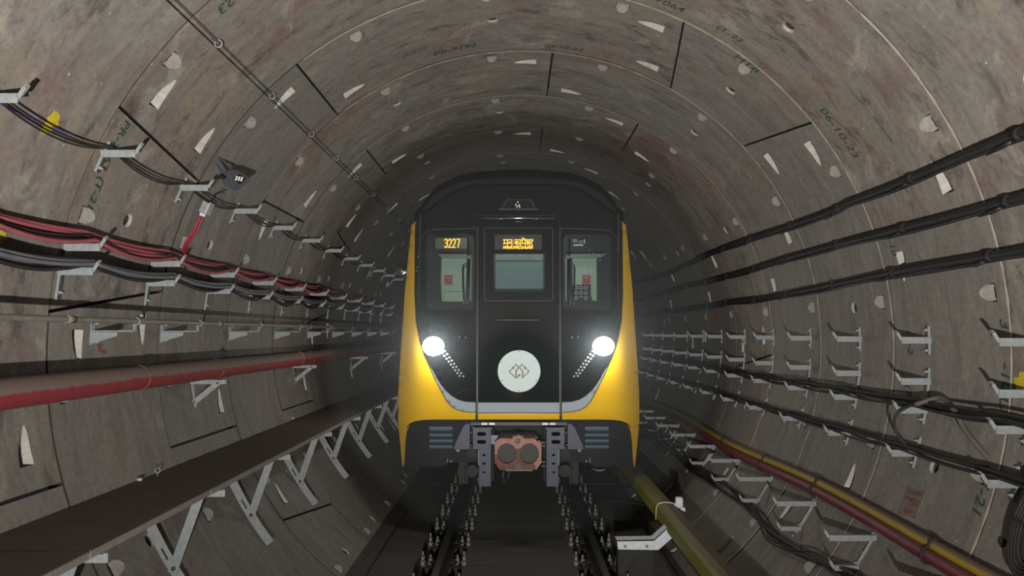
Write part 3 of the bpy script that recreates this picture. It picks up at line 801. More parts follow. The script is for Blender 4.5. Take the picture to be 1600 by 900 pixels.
# ------------------------------------------------------------------ floodlights and junction boxes (left wall)
def floodlight(sc, bu, bv, cu, cv, Y, label):
    """wall fork with its foot at pixel (bu,bv); lamp body traced round (cu,cv) at distance Y, sc = pixels per traced pixel"""
    B = hit(bu, bv)
    root = thing('floodlight', label, 'floodlight', B)
    def pt(u, v, d=0): return at(cu+(u-370)*sc, cv+(v-281)*sc, Y+d+(v-281)*sc*.0035-(u-370)*sc*.001)
    out = [(347.5, 286), (348, 277), (351, 270), (357, 266), (365, 265), (373, 267), (392, 280), (391, 283), (370, 298), (363, 297.5)]
    nn = len(out); f = [pt(u, v) for u, v in out]; b_ = [pt(370+(u-370)*.9, 281+(v-281)*.9, .07) for u, v in out]
    m = MB(); m.add(f+b_, [tuple(range(nn)), tuple(range(2*nn-1, nn-1, -1))]+[(i, (i+1) % nn, nn+(i+1) % nn, nn+i) for i in range(nn)]); lb_ = m.build('lamp_body', MFLOOD, root)
    m = MB(); m.add([pt(u, v, -.003) for u, v in ((363.5, 279), (374, 271.5), (385, 278.5), (375, 288))], [(0, 1, 2, 3)])
    m.build('lamp_glass', simple('flood_glass', col(30, 30, 32), .15), root)
    m = MB()
    for i in range(3):
        for j in range(3):
            u0 = 369+i*4.2-j*.9; v0 = 275.5+j*2.3+i*.7
            m.add([pt(u0+a, v0+b2, -.006) for a, b2 in ((0, 0), (2.6, .3), (2.2, 1.4), (-.3, 1.1))], [(0, 1, 2, 3)])
    m.build('led_array', ME_FL, lb_)
    m = MB()
    for quad in ([(333, 249), (341, 245.5), (357, 273), (348.5, 278)], [(341, 245.5), (344, 247), (364, 262.5), (360, 266)]):
        q = [(B+(at(cu+(quad[k][0]-370)*sc, cv+(quad[k][1]-281)*sc, B.y)-B)) for k in (0, 1)]+[pt(*quad[k], .03) for k in (2, 3)]
        m.add(q+[p+Vector((0, .012, 0)) for p in q], [(0, 1, 2, 3), (7, 6, 5, 4)]+[(i, (i+1) % 4, 4+(i+1) % 4, 4+i) for i in range(4)])
    m.build('mounting_fork', MFLOOD, root)
    return root, B
fr, FC = floodlight(1., 337, 247, 370, 281, 5.95, 'dark grey floodlight on a fork mount beside the top left bracket row')
m = MB(); m.tube(spl([wallpt(155.5, 5.75, -.17)+Vector((0, 0, .03)), at(338, 283, 5.8), at(343, 276, 5.78), at(350, 280, 5.76)], 5), .009, 6); tag(m.build('lamp_cable', MBT), 'short curled black cable feeding the near floodlight', 'cable')
fr2, FC2 = floodlight(.42, 613, 411, 627.5, 425, 14.6, 'far floodlight high on the left wall just beside the train front')
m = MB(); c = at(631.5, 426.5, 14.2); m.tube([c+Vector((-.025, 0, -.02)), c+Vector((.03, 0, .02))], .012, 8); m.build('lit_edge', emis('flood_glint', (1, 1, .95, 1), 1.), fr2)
for k, (u, v, sc, lab) in enumerate(((316, 322, 1., 'light grey junction box with red conduits below it on the left wall'), (604, 443.5, .85, 'far light grey junction box high on the left wall near the train'))):
    P = hit(u, v); th = math.degrees(math.atan2(P.z, P.x)); nrm = Vector((-math.cos(math.radians(th)), 0, -math.sin(math.radians(th))))
    root = thing('junction_box', lab, 'junction box', P)
    w = Vector((0, 1, 0)); t = nrm.cross(w)
    M = Matrix((t, w, nrm)).transposed()
    m = MB(); m.box(P+nrm*.035*sc, (.10*sc, .085*sc, .06*sc), M, bev=.006); m.build('box_body', MG, root)
    m = MB(); m.box(P+nrm*.068*sc, (.104*sc, .09*sc, .008*sc), M, bev=.002); m.build('lid', MG, root)
    dn = -t if t.z > 0 else t
    for s in (-.024, .024):
        m = MB(); a = P+nrm*.03*sc+dn*.05*sc+w*s*sc; m.cyl(a, a+dn*.025*sc, .014*sc, 8); m.build('cable_gland', MWH, root)
    if k == 0:
        for s in (-.024, .024):
            a = P+nrm*.03+dn*.075+w*s
            m = MB(); m.tube(spl([a, a+dn*.12+w*s*.2, a+dn*.26-w*.05, Vector((-2.66, P.y-.12+s, .66))], 6), .0105, 8)
            tag(m.build('red_conduit', simple('red_conduit%d' % (s > 0), col(128, 30, 38), .6)), 'thin bright red conduit dropping from the junction box to the red bundle', 'conduit', 'red conduits under the junction box')
        m = MB(); m.tube(spl([P+nrm*.03-dn*.05, P+nrm*.05-dn*.09+w*.03, P+nrm*.06-dn*.12-w*.01, P+nrm*.12-dn*.17]), .006, 6); tag(m.build('feed_wire', MBT), 'short black wire from the top bracket row into the near junction box', 'wire')

# ------------------------------------------------------------------ danger sign
m = MB(); t0, y0 = thz(1418, 763); t1, y1 = thz(1446, 770); t2, y2 = thz(1430, 813); t3, y3 = thz(1402, 805)
Q = [(t0, y0), (t1, y1), (t2, y2), (t3, y3)]
P4 = [wallpt(t, y, -.006) for t, y in Q]
sg = thing('danger_sign', 'small faded danger notice fixed low on the right wall', 'sign', P4[3])
m.add(P4+[wallpt(t, y, .002) for t, y in Q], [(0, 1, 2, 3), (0, 4, 5, 1), (1, 5, 6, 2), (2, 6, 7, 3), (3, 7, 4, 0)]); spl_ = m.build('sign_plate', MSIGN, sg)
def sp_(a, b, off=.003):   # a: 0..1 across, b: 0..1 down
    p = (P4[0]*(1-a)+P4[1]*a)*(1-b)+(P4[3]*(1-a)+P4[2]*a)*b
    nn = Vector((-p.x, 0, -p.z)).normalized(); return p+nn*off
def sign_text(mb, body, a0, b0, w, h):
    V, Fc = text_mesh(body, 1., 0, .01); X = max(v[0] for v in V); Y = max(v[1] for v in V)
    mb.add([sp_(a0+w*x/X, b0+h*(1-y/Y)) for x, y, _ in V], Fc)
m = MB(); sign_text(m, 'DANGER', .12, .08, .78, .13)
sign_text(m, '750 V', .56, .36, .34, .08); sign_text(m, 'DC', .62, .5, .2, .08) if False else None
m.build('lettering', MSIGNT, spl_)
m = MB()
for a0, b0, w in ((.08, .34, .26), (.08, .39, .22), (.6, .5, .3), (.6, .56, .26), (.25, .76, .5), (.25, .82, .46), (.3, .88, .36)): m.add([sp_(a0, b0), sp_(a0+w, b0), sp_(a0+w, b0+.03), sp_(a0, b0+.03)], [(0, 1, 2, 3)])
n = 12; m.add([sp_(.46+.09*math.cos(2*PI*k/n), .42+.09*math.sin(2*PI*k/n)) for k in range(n)], [tuple(range(n))])
for x0, x1 in ((.33, .6), (.6, .33)): m.add([sp_(x0, .54), sp_(x0+.04, .54), sp_(x1+.04, .68), sp_(x1, .68)], [(0, 1, 2, 3)])
m.build('symbol', MSIGNT, spl_)
for a, b in ((.06, .05), (.94, .05), (.06, .95), (.94, .95)):
    m = MB(); m.sphere(sp_(a, b, .004), .006, n=6); m.build('screw', MGD, spl_)

# ------------------------------------------------------------------ cable coil at the right edge
cc = hit(1643, 838); cc = wallpt(math.degrees(math.atan2(cc.z, cc.x)), cc.y, -.07)
rt = thing('cable_coil', 'coil of thick black cable tied with a pale strap at the right edge', 'cable coil', cc)
th = math.atan2(cc.z, cc.x); nrm = Vector((-math.cos(th), 0, -math.sin(th))); ax = Vector((0, 1, 0)); bx = nrm.cross(ax)
for k in range(9):
    rr = .155+.017*(k % 5)+.004*math.sin(k); of = nrm*(.03*(k//5)+.004*k-.03)
    m = MB(); m.tube([cc+of+(ax*math.cos(a)*.72+bx*math.sin(a)*1.25)*rr*(1+.03*math.sin(a*2+k)) for a in [i*PI/20 for i in range(41)]], .011, 8); m.build('cable_turn', MBK, rt)
m = MB(); a = PI*1.02; p = cc+(ax*math.cos(a)*.72+bx*math.sin(a)*1.25)*.19
m.tube([p+nrm*.045*math.cos(q)+ax*.055*math.sin(q) for q in [i*PI/8 for i in range(17)]], .006, 6); m.build('strap', MWH, rt)
m = MB(); p0 = wallpt(343.5, 4.1, -.06)
for k in range(4): m.tube([p0+Vector((-.02+.012*k, 0, 0))+Vector((math.cos(a)*.03, math.sin(a)*.02, math.sin(a)*.11)) for a in [i*PI/8 for i in range(17)]], .007, 6)
tag(m.build('wire_bundle', MBT), 'small coiled wire bundle hanging from the bracket at the right edge', 'wire bundle')
m = MB(); p = hit(1567, 848); m.sphere(p, .025, sc=(.8, 1, 1.2), n=10); tag(m.build('plug', MBK), 'small dark plug stuck in the lining beside the cable coil', 'plug')
# stray dark outlet and lump low on the walls

# ------------------------------------------------------------------ running rails
def rail(x, label):
    root = thing('running_rail', label, 'rail', (x, 4, -2.236)); zt = -2.07
    prof = [(-.07, -.165), (.07, -.165), (.07, -.155), (.012, -.135), (.009, -.05), (.035, -.035), (.036, -.008), (.026, 0), (-.026, 0), (-.036, -.008), (-.035, -.035), (-.009, -.05), (-.012, -.135), (-.07, -.155)]
    m = MB(); ys = [-1, 24]
    m.prism([(x+a, -1, zt+b) for a, b in prof[:]], (0, 0, 0), (0, 25, 0)); m.build('rail_body', MRL, root)
    m = MB(); m.box((x, 11.5, zt+.001), (.05, 25, .002)); m.build('rail_head', MRH, root)
XL, XR = -.79, .73
rail(XL, 'running rail on the left of the track'); rail(XR, 'running rail on the right of the track')
def fastener(x, y, sgn):
    root = thing('rail_fastening', 'x', 'rail fastening', (x, y, -2.36))
    m = MB(); m.box((x, y, -2.262), (.44, .19, .025), bev=.004); m.box((x, y, -2.31), (.40, .17, .08)); m.build('base_plate', MPL, root)
    for dx, dy, h in ((-.205, -.03, .15), (-.135, .03, .1), (.135, .03, .1), (.205, -.03, .15)):
        m = MB(); z = -2.25; m.cyl((x+dx, y+dy, z), (x+dx, y+dy, z+h*.35), .03, 8); m.cyl((x+dx, y+dy, z+h*.3), (x+dx, y+dy, z+h*.68), .023, 6); m.cyl((x+dx, y+dy, z+h*.6), (x+dx, y+dy, z+h), .012, 8); m.build('bolt', MBOLT, root)
    for s in (-1, 1):
        m = MB(); m.tube([(x+s*.03, y-.02, -2.215), (x+s*.08, y-.05, -2.20), (x+s*.13, y, -2.22), (x+s*.1, y+.05, -2.21), (x+s*.06, y+.03, -2.2)], .011, 6); m.build('rail_clip', MPL, root)
    return root
for x, sd in ((XL, 'left'), (XR, 'right')):
    f0 = None
    for i in range(11):
        y = 5.75+.705*i
        lb = 'bolted fastening of the %s rail, %s from the camera' % (sd, ORD[i])
        if f0 is None: f0 = fastener(x, y, 1); f0['label'] = lb; f0['group'] = 'fastenings of the %s rail' % sd
        else: copy_thing(f0, Vector((x, y, -2.36)), lb, 'fastenings of the %s rail' % sd)

# ------------------------------------------------------------------ conductor rail with yellow cover
root = thing('conductor_rail_cover', 'long olive yellow cover over the conductor rail at the right of the track', 'rail cover', (1.4, 7, -1.76))
prof = [(1.315, -1.76), (1.323, -1.65), (1.345, -1.625), (1.40, -1.615), (1.475, -1.62), (1.492, -1.645), (1.492, -1.76)]
for k, (a, b) in enumerate(((1.0, 8.15), (8.16, 15.2), (15.21, 24))):
    m = MB(); m.prism([(x, a, z) for x, z in prof], (0, 0, 0), (0, b-a, 0)); m.build('cover_section', MTRC, root)
m = MB(); m.box((1.405, 12.5, -1.808), (.07, 23, .09)); tag(m.build('conductor_rail', MRL), 'steel conductor rail under the yellow cover', 'rail')
ys = 7.78
m = MB(); m.tube([(1.308, ys, -1.775), (1.316, ys, -1.65), (1.342, ys, -1.617), (1.40, ys, -1.607), (1.475, ys, -1.612), (1.50, ys, -1.63)], .005, 6); m.build('retaining_wire', simple('pale_wire', col(190, 188, 150), .5), root)
m = MB(); m.box((1.53, ys-.05, -1.60), (.07, .07, .11), bev=.015); m.box((1.555, ys-.09, -1.66), (.05, .04, .05), bev=.01); m.box((1.50, ys-.05, -1.62), (.04, .03, .03), bev=.006)
tag(m.build('insulator', MWH), 'white insulator block clamped on the far side of the yellow cover', 'insulator')
ys = 7.25
root = thing('conductor_rail_bracket', 'white cranked bracket standing between the right rail and yellow cover', 'bracket', (1.1, ys, -2.25))
m = MB(); top = [(.856, ys, -1.838), (1.195, ys, -1.832), (1.335, ys, -1.71)]; bot = [(1.405, ys, -1.78), (1.235, ys, -1.925), (.866, ys, -1.92)]
m.prism(top+bot, (0, 0, 0), (0, .012, 0)); m.prism([top[0], top[1], top[2], (1.335, ys, -1.72), (1.197, ys, -1.842), (.856, ys, -1.848)], (0, 0, 0), (0, .14, 0)); m.build('bracket_arm', MWH, root)
m = MB(); m.box((1.03, ys+.1, -2.09), (.32, .14, .32)); m.box((1.03, ys+.08, -2.25), (.5, .26, .02)); m.build('pedestal', MPL, root)
for x in (.93, 1.13): m = MB(); m.cyl((x, ys-.02, -1.89), (x, ys+.02, -1.89), .014, 6); m.build('bolt', MBOLT, root)
# cables lying on the slab
zf = -2.24
def fl_(u, v, z=zf): return at(u, v, (z-CZ)/ray(u, v)[1])
for P, lab, r in (([(917, 757), (925, 773), (940, 782), (965, 785), (1010, 791)], 'black cable crossing the slab from the right rail to the yellow cover', .014),
                  ([(905, 757), (935, 757), (962, 757), (975, 764), (985, 762)], 'black cable lying on the slab just ahead of the train at the right', .012),
                  ([(915, 738), (935, 735), (950, 731), (968, 735)], 'black cable lying on the slab below the right end of the train', .012),
                  ([(712, 758), (690, 756), (672, 757)], 'thin cable lying on the slab ahead of the train at the left', .01)):
    m = MB(); m.tube(spl([fl_(u, v)+Vector((0, 0, r)) for u, v in P], 6), r, 8); tag(m.build('black_cable', MBT), lab, 'cable')
m = MB(); c = fl_(935, 733)+Vector((0, 0, .02)); m.tube([c+Vector((.11*math.cos(a), .25*math.sin(a), 0)) for a in [PI+i*PI/10 for i in range(11)]], .014, 8)
tag(m.build('white_hose', MWH), 'short curved white hose on the slab below the right end of the train', 'hose')
# ------------------------------------------------------------------ the train
UC = 810.5
def WH(v):
    T = [(280, 160), (345, 163), (352, 167), (400, 173), (450, 178), (520, 182.5), (560, 185), (610, 188.5), (660, 188.5), (728, 184)]
    if v <= T[0][0]: return T[0][1]
    for (a, x), (b, y) in zip(T, T[1:]):
        if v <= b: return x+(y-x)*(v-a)/(b-a)
    return T[-1][1]
def DD(u, v):
    s = min(1.02, abs(u-UC)/WH(v)); d = 8.9+.13*s*s+.33*s**9
    if v < 600:
        d += .26*((600-max(v, 345))/255)**1.4
    if v < 348: d += .62*((348-v)/58)**1.15
    if v > 650: d += .04*min(1, (v-650)/20)
    return d
def TS(u, v, off=0): 
    return at(u, v, DD(u, v)-off)
train = thing('metro_train', 'yellow and black metro train facing the camera on the track, headlamps lit', 'train', (TX, 9.4, -2.07))
def mir(P): return [(2*UC-u, v) for u, v in P][::-1]
def panel(name, outline, mat, off, thick=.03, holes=(), step=9, parent=train, label=None, mirror=False, build=True, mb=None, lay=None):
    m = mb or MB()
    for o, hs in ((outline, holes),)+(((mir(outline), [mir(h) for h in holes]),) if mirror else ()):
        V, T, ob = tri2d(o, list(hs), step, step, bstep=step*.7)
        P = [TS(u, v, off) for u, v in V]
        m.add(P, T, 0, True)
        for loop in [ob]+[list(h) for h in hs]:
            n = len(loop); W = [TS(u, v, off) for u, v in loop]; W2 = [p+Vector((0, thick, 0)) for p in W]
            m.add(W+W2, [(i, (i+1) % n, n+(i+1) % n, n+i) for i in range(n)], 0, False)
    if not build: return m
    o = m.build(name, mat, parent, fix=False)
    if label: o['label'] = label
    return o
def stroke(mb, pts, w, off, close=False):
    """flat strip of width w (pixels) along a pixel polyline, lying on the train's front"""
    P = list(pts)+([pts[0]] if close else [])
    for i, ((x0, y0), (x1, y1)) in enumerate(zip(P, P[1:])):
        L = math.hypot(x1-x0, y1-y0) or 1; nx, ny = -(y1-y0)/L*w/2, (x1-x0)/L*w/2; ex, ey = (x1-x0)/L*w*.35, (y1-y0)/L*w*.35
        n = max(1, int(L/12))
        for k in range(n):
            a, b = k/n, (k+1)/n; ax, ay = x0+(x1-x0)*a, y0+(y1-y0)*a; bx, by = x0+(x1-x0)*b, y0+(y1-y0)*b
            if k == 0: ax -= ex; ay -= ey
            if k == n-1: bx += ex; by += ey
            mb.add([TS(ax+nx, ay+ny, off), TS(bx+nx, by+ny, off), TS(bx-nx, by-ny, off), TS(ax-nx, ay-ny, off)], [(0, 1, 2, 3)])
def circ(cx, cy, rx, ry=None, n=28, ph=0): return [(cx+rx*math.cos(2*PI*k/n+ph), cy+(ry or rx)*math.sin(2*PI*k/n+ph)) for k in range(n)]
def R(x0, y0, x1, y1, r=0):
    if not r: return [(x0, y0), (x1, y0), (x1, y1), (x0, y1)]
    out = []
    for cx, cy, a0 in ((x1-r, y0+r, -PI/2), (x1-r, y1-r, 0), (x0+r, y1-r, PI/2), (x0+r, y0+r, PI)):
        out += [(cx+r*math.cos(a0+PI/2*k/3), cy+r*math.sin(a0+PI/2*k/3)) for k in range(4)]
    return out

# carbody behind the nose
sec = [(1.30, -1.30), (1.42, -1.0), (1.45, -.4), (1.445, .3), (1.40, .9), (1.33, 1.28)]
roof = [at(u, v, 10.25) for u, v in ((966, 332), (942, 302), (908, 285), (876, 279), (810.5, 277))]
secp = [(TX+x, z) for x, z in sec]+[(p.x, p.z) for p in roof]
secm = [(2*TX-x, z) for x, z in secp[:-1]][::-1]
full_sec = secp+secm
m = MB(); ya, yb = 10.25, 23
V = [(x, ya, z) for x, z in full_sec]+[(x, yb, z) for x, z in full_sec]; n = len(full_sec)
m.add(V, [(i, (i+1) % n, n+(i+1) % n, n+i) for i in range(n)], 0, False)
m.add([(x*.995, ya+.002, z*.995) for x, z in full_sec], [tuple(range(n))], 1)  # front cap painted near-black as the shadow above the hood
m.build('car_body', [MKD, simple('cap_shade_black', col(7, 7, 7), .95)], train, fix=False)
# yellow sides join nose and body
# outlines (pixels)
sil = [(650, 345), (643, 352), (638, 400), (633, 450), (628.5, 520), (625.5, 560), (622.5, 610), (622, 655), (623, 664)]
maskL = [(649, 350), (648.5, 400), (648, 460), (650, 502), (656, 533), (663, 555), (670, 570)]
silverO = [(670, 570), (678, 588), (687, 606), (697, 625), (705, 635), (714, 640.5), (727, 643.5), (743, 644.5)]
silverI = [(743, 628.5), (728, 627.8), (716, 624.5), (706, 618.5), (697, 610.5), (689, 600.5), (681, 588)]
apT = [(636, 667), (641, 662), (650, 658.5), (663, 656.8), (680, 656.3), (743, 656.3)]
# yellow nose cowl, left and right
yel = [(650, 345)]+maskL+silverO[1:]+apT[::-1]+[(623, 665)]+sil[::-1][1:-1]
panel('front_cowl', yel, MY, .0, .6, step=8, label='yellow left side of the nose')
panel('front_cowl', mir(yel), MY, .0, .6, step=8, label='yellow right side of the nose')
skirt = [(622.5, 666), (626, 700), (628.5, 727), (630.5, 730), (632, 716), (633.5, 690), (636, 672), (640, 665)]
panel('skirt_tip', skirt, MY, .0, .45, step=8); panel('skirt_tip', mir(skirt), MY, .0, .45, step=8)
# flank sheets running back along the car
m = MB()
for s in (1, -1):
    P = [(TX+s*x, z) for x, z in sec]
    Vv = [(x, 9.75, z) for x, z in P]+[(x+s*.004, yb, z) for x, z in P]; k = len(P)
    m.add(Vv, [(i, i+1, k+i+1, k+i) for i in range(k-1)])
m.build('car_side', MY, train, fix=False)
# silver band
band = silverO+[(2*UC-u, v) for u, v in silverO[::-1]]+[(2*UC-u, v) for u, v in silverI[::-1]]+silverI
seg1 = silverO[:]+silverI[:]
panel('silver_band', seg1, MSV, .004, .02, step=7); panel('silver_band', mir(seg1), MSV, .004, .02, step=7)
panel('silver_band', R(746.5, 629, 876, 644.5), MSV, .004, .02, step=10)
panel('door_sill_panel', R(746.5, 646, 876, 655.5), MY, .004, .03, step=9, label='yellow strip under the silver band')
# black mask: left, door, right with window openings
WL = R(664, 366, 741, 492, 8); WLh = WL
DW = R(771, 396, 851, 456, 3)
left_mask = [(650, 350), (700, 343), (744, 340), (744, 628), (728, 627.5), (716, 624), (706, 618), (697, 610), (689, 600), (681, 588), (671, 570)]+maskL[::-1][1:-1]
panel('left_mask', left_mask, MK, .0, .05, holes=[WLh], step=10, label='black glossy left half of the front')
panel('right_mask', mir(left_mask), MK, .0, .05, holes=[mir(WLh)], step=10, label='black glossy right half of the front')
door = [(746.5, 346), (751, 341), (870, 341), (874.5, 346), (876, 628), (745.5, 628)]
disp = R(773, 366.5, 846.5, 390)
panel('emergency_door', door, MK, .006, .05, holes=[DW, disp], step=10, label='black centre escape door')
hood = [(649, 351), (650, 345), (664, 334), (687, 317), (710, 301), (724, 295), (737, 291.5), (760, 290.5)]
hood = hood+[(2*UC-u, v) for u, v in hood[::-1]]+[(877, 340), (744, 340), (700, 343)]
panel('roof_hood', hood, MKM, .0, .4, step=9, label='matt black hood above the windscreen')
# seals and panel gaps
m = MB()
for s in (0, 1):
    f = (lambda P: mir(P)) if s else (lambda P: P)
    stroke(m, f(maskL+silverO[1:]), 1.3, .006); stroke(m, f(silverI[::-1] if 0 else silverI), 1.0, .007)
    stroke(m, f([(745.2, 342), (745.2, 662)]), 2.4, .008); stroke(m, f(apT), 1.6, .004)
    stroke(m, f([(622, 664.5), (637, 668)]), 1.4, .004)
stroke(m, [(746, 645.2), (876, 645.2)], 1.2, .007); stroke(m, [(746, 656), (876, 656)], 1.2, .007)
m.build('seal', MLINE, train, fix=False)
m = MB()
for s in (0, 1):
    f = (lambda P: mir(P)) if s else (lambda P: P)
    stroke(m, f([(744, 357), (680, 358.5), (668, 361), (660, 368), (656, 378), (655, 470)]), .8, .003)
    stroke(m, f([(746.6, 343), (746.6, 655)]), .6, .0095)
stroke(m, R(757, 356, 864, 470, 3), .7, .009, True); stroke(m, [(777, 500), (842, 500)], .9, .009)
stroke(m, [(740, 355), (741, 340), (746, 337), (868, 337), (872, 343)], .8, .006)
m.build('panel_line', simple('panel_edge_grey', col(78, 80, 82), .4), train, fix=False)
# glass
panel('windscreen', WL, MGL, -.012, .004, step=12, label='left windscreen glass'); panel('windscreen', mir(WL), MGL, -.012, .004, step=12, label='right windscreen glass')
panel('door_window', DW, MGL, -.008, .004, step=12)
# ---- cab interior seen through the glass
def flat(mb, poly, d, mat=0, thick=.0):
    P = [at(u, v, d) for u, v in poly]; mb.add(P, [tuple(range(len(P)))], mat)
    if thick:
        n = len(P); mb.add(P+[p+Vector((0, thick, 0)) for p in P], [(i, (i+1) % n, n+(i+1) % n, n+i) for i in range(n)], mat)
m = MB(); b0 = at(640, 340, 9.66); b1 = at(981, 520, 9.66)
flat(m, [(655, 345), (966, 345), (970, 520), (650, 520)], 9.95); m.build('cab_bulkhead', MCABD, train)
for s in (-1, 1):
    m = MB(); m.box((TX+s*1.2, 9.64, .75), (.01, .6, 1.5)); m.build('cab_side_lining', MCABD, train)
m = MB(); flat(m, [(690, 402.5), (735.5, 402.5), (735.5, 471), (690.5, 471), (689, 440)], 9.55, 0, .1); m.build('cab_cabinet', MCAB, train, label=None) if False else m.build('cab_cabinet', MCAB, train)
m = MB(); flat(m, [(895, 402.5), (932, 402.5), (932.5, 470), (926, 470), (923, 461), (923, 445), (895, 445)], 9.55, 0, .1); m.build('cab_cabinet', MCAB, train)
m = MB(); flat(m, [(684, 397), (736, 397), (738, 400), (738, 403), (690, 403)], 9.5, 0, .04); flat(m, [(884, 397), (948, 396.5), (940, 401), (933, 403), (884, 403)], 9.5, 0, .04)
m.build('blind_rail', simple('blind_rail_grey', col(118, 120, 118), .4), train)
m = MB(); flat(m, [(734, 400), (737, 400), (737, 470), (734, 470)], 9.5, 0, .03); flat(m, [(883, 400), (886, 400), (886, 470), (883, 470)], 9.5, 0, .03); m.build('cab_post', simple('cab_post_green', col(120, 132, 122), .5), train)
for s, u0 in ((0, 692.5), (1, 912.5)):
    m = MB(); flat(m, R(u0, 422.5, u0+12, 427.5), 9.54); nl_ = m.build('notice_label', MWHL, train)
    m = MB()
    def fs(pts, w, d):
        for (x0, y0), (x1, y1) in zip(pts, pts[1:]):
            L = math.hypot(x1-x0, y1-y0) or 1; nx, ny = -(y1-y0)/L*w/2, (x1-x0)/L*w/2
            flat(m, [(x0+nx, y0+ny), (x1+nx, y1+ny), (x1-nx, y1-ny), (x0-nx, y0-ny)], d)
    for k in range(2):
        x = u0+1.4+k*3.4; fs([(x+2.3, 423.5), (x, 423.5), (x, 426.6), (x+2.3, 426.6)], .6, 9.535); fs([(x, 425), (x+2, 425)], .6, 9.535)
    x = u0+8.2; fs([(x, 423.5), (x+1.6, 423.7), (x+2.4, 425), (x+1.6, 426.4), (x, 426.6), (x, 423.5)], .6, 9.535)
    m.build('notice_text', MLINE, nl_)
    u1 = u0+(2 if s == 0 else -2.5)
    m = MB(); flat(m, R(u1, 430, u1+12.5, 445), 9.53, 0, .02); ep_ = m.build('emergency_plate', MREDB, train)
    m = MB(); flat(m, circ(u1+6.2, 437.8, 4.4, 4.6, 18), 9.505); m.build('emergency_knob', simple('red_knob%d' % s, col(150, 24, 34), .5), ep_)
    m = MB()
    for a in range(6): c = circ(u1+6.2, 437.5, 5.4, 6.4, 6); flat(m, circ(c[a][0], c[a][1], .55, None, 6), 9.5)
    fs([(u1+3.5, 434.5), (u1+6, 433.2), (u1+9.2, 435.5)], .7, 9.495); fs([(u1+6.2, 436), (u1+6.2, 440)], .6, 9.495)
    m.build('plate_marking', MWHL, ep_)
m = MB(); fs([(694, 455.5), (733, 455.5)], .6, 9.54); fs([(694, 455.5), (694, 471)], .6, 9.54); m.build('cabinet_joint', MCABD, train)
m = MB(); flat(m, R(887, 445.5, 922.5, 471), 9.52, 0, .03); sw_ = m.build('switch_panel', MCABD, train)
m = MB()
for i in range(4):
    for j in range(3):
        cx, cy = 893+i*7.5, 449.5+j*8; c = circ(cx, cy, 2.4, 2.4, 14)+[circ(cx, cy, 2.4, 2.4, 14)[0]]
        if i == 0: c = c[4:11]
        if i == 2 and j == 2: c = c[8:14]
        fs(c, .8, 9.51)
m.build('switch_ring', MWHL, sw_)
# equipment box lines upper right
m = MB(); fs([(896, 383), (911, 383)], 1.6, 9.4); fs([(895, 375), (902, 375)], .6, 9.4); fs([(895, 377.8), (903, 377.8)], .6, 9.4); fs([(913, 374), (913.5, 380)], 1, 9.4); m.build('cab_equipment', MWHL, train)
m = MB(); flat(m, R(904, 375, 912, 381), 9.4); m.build('cab_equipment', simple('equip_grey', col(84, 86, 84), .5), train)
m = MB(); flat(m, R(774, 397, 848.5, 407), 9.55, 0, .03); m.build('door_screen_header', simple('screen_header', col(110, 120, 114), .5), train)
m = MB(); flat(m, R(774, 408, 848.5, 454), 9.56, 0, .03); m.build('door_screen', MCABT, train)
for u, v in ((684, 401), (889, 400)):
    pass
# blue reflections in the glass, painted as rows of dots
m = MB()
for bu, bv, nn, ss in ((655, 396, 4, 1), (652, 418, 3, 1), (921, 390, 4, -1)):
    for i in range(nn):
        for j in range(2): flat(m, circ(bu+i*6-j*1.5, bv-i*1.3*ss+j*5+(2 if ss < 0 else 0)+i*(1.8 if ss < 0 else 0), 1.1, .9, 8), DD(bu, bv)-.006)
m.build('blue_pearl', simple('painted_reflection', col(50, 96, 122), .4), train, fix=False)  # painted reflection dots, not lamp pearls
# displays
m = MB(); flat(m, R(679, 370, 737, 390.5), 9.42); m.build('display_surround', MCABD, train)
m = MB(); flat(m, R(680.5, 372, 731.5, 388.5), 9.40); nd_ = m.build('number_display', simple('display_ground', col(104, 98, 80), .5), train)
m = MB(); P = [TS(u, v, -.02) for u, v in disp]; m.add(P, [(0, 1, 2, 3)]); dd_ = m.build('destination_display', simple('display_ground_dark', col(56, 52, 56), .5), train)
dg = MB()
def led(pts, w, d=None, off=None):
    for (x0, y0), (x1, y1) in zip(pts, pts[1:]):
        L = math.hypot(x1-x0, y1-y0) or 1; nx, ny = -(y1-y0)/L*w/2, (x1-x0)/L*w/2; ex, ey = (x1-x0)/L*w*.4, (y1-y0)/L*w*.4
        q = [(x0-ex+nx, y0-ey+ny), (x1+ex+nx, y1+ey+ny), (x1+ex-nx, y1+ey-ny), (x0-ex-nx, y0-ey-ny)]
        dg.add([at(a, b, d) if d else TS(a, b, off) for a, b in q], [(0, 1, 2, 3)])
DG = {'3': [[(0, .12), (.3, 0), (.75, 0), (1, .15), (1, .38), (.7, .48), (.4, .48)], [(.7, .48), (1, .6), (1, .85), (.7, 1), (.3, 1), (0, .88)]],
      '2': [[(0, .2), (.25, 0), (.75, 0), (1, .2), (1, .4), (0, 1), (1.05, 1)]], '7': [[(0, 0), (1, 0), (1, .25), (.45, 1)]]}
for i, c in enumerate('3227'):
    for s in DG[c]: led([(694.6+6.3*i+x*4.2, 373.8+y*12.6) for x, y in s], 1.35, d=9.395)
dg.build('display_digits', ME_AMB, nd_, fix=False)
dg = MB()
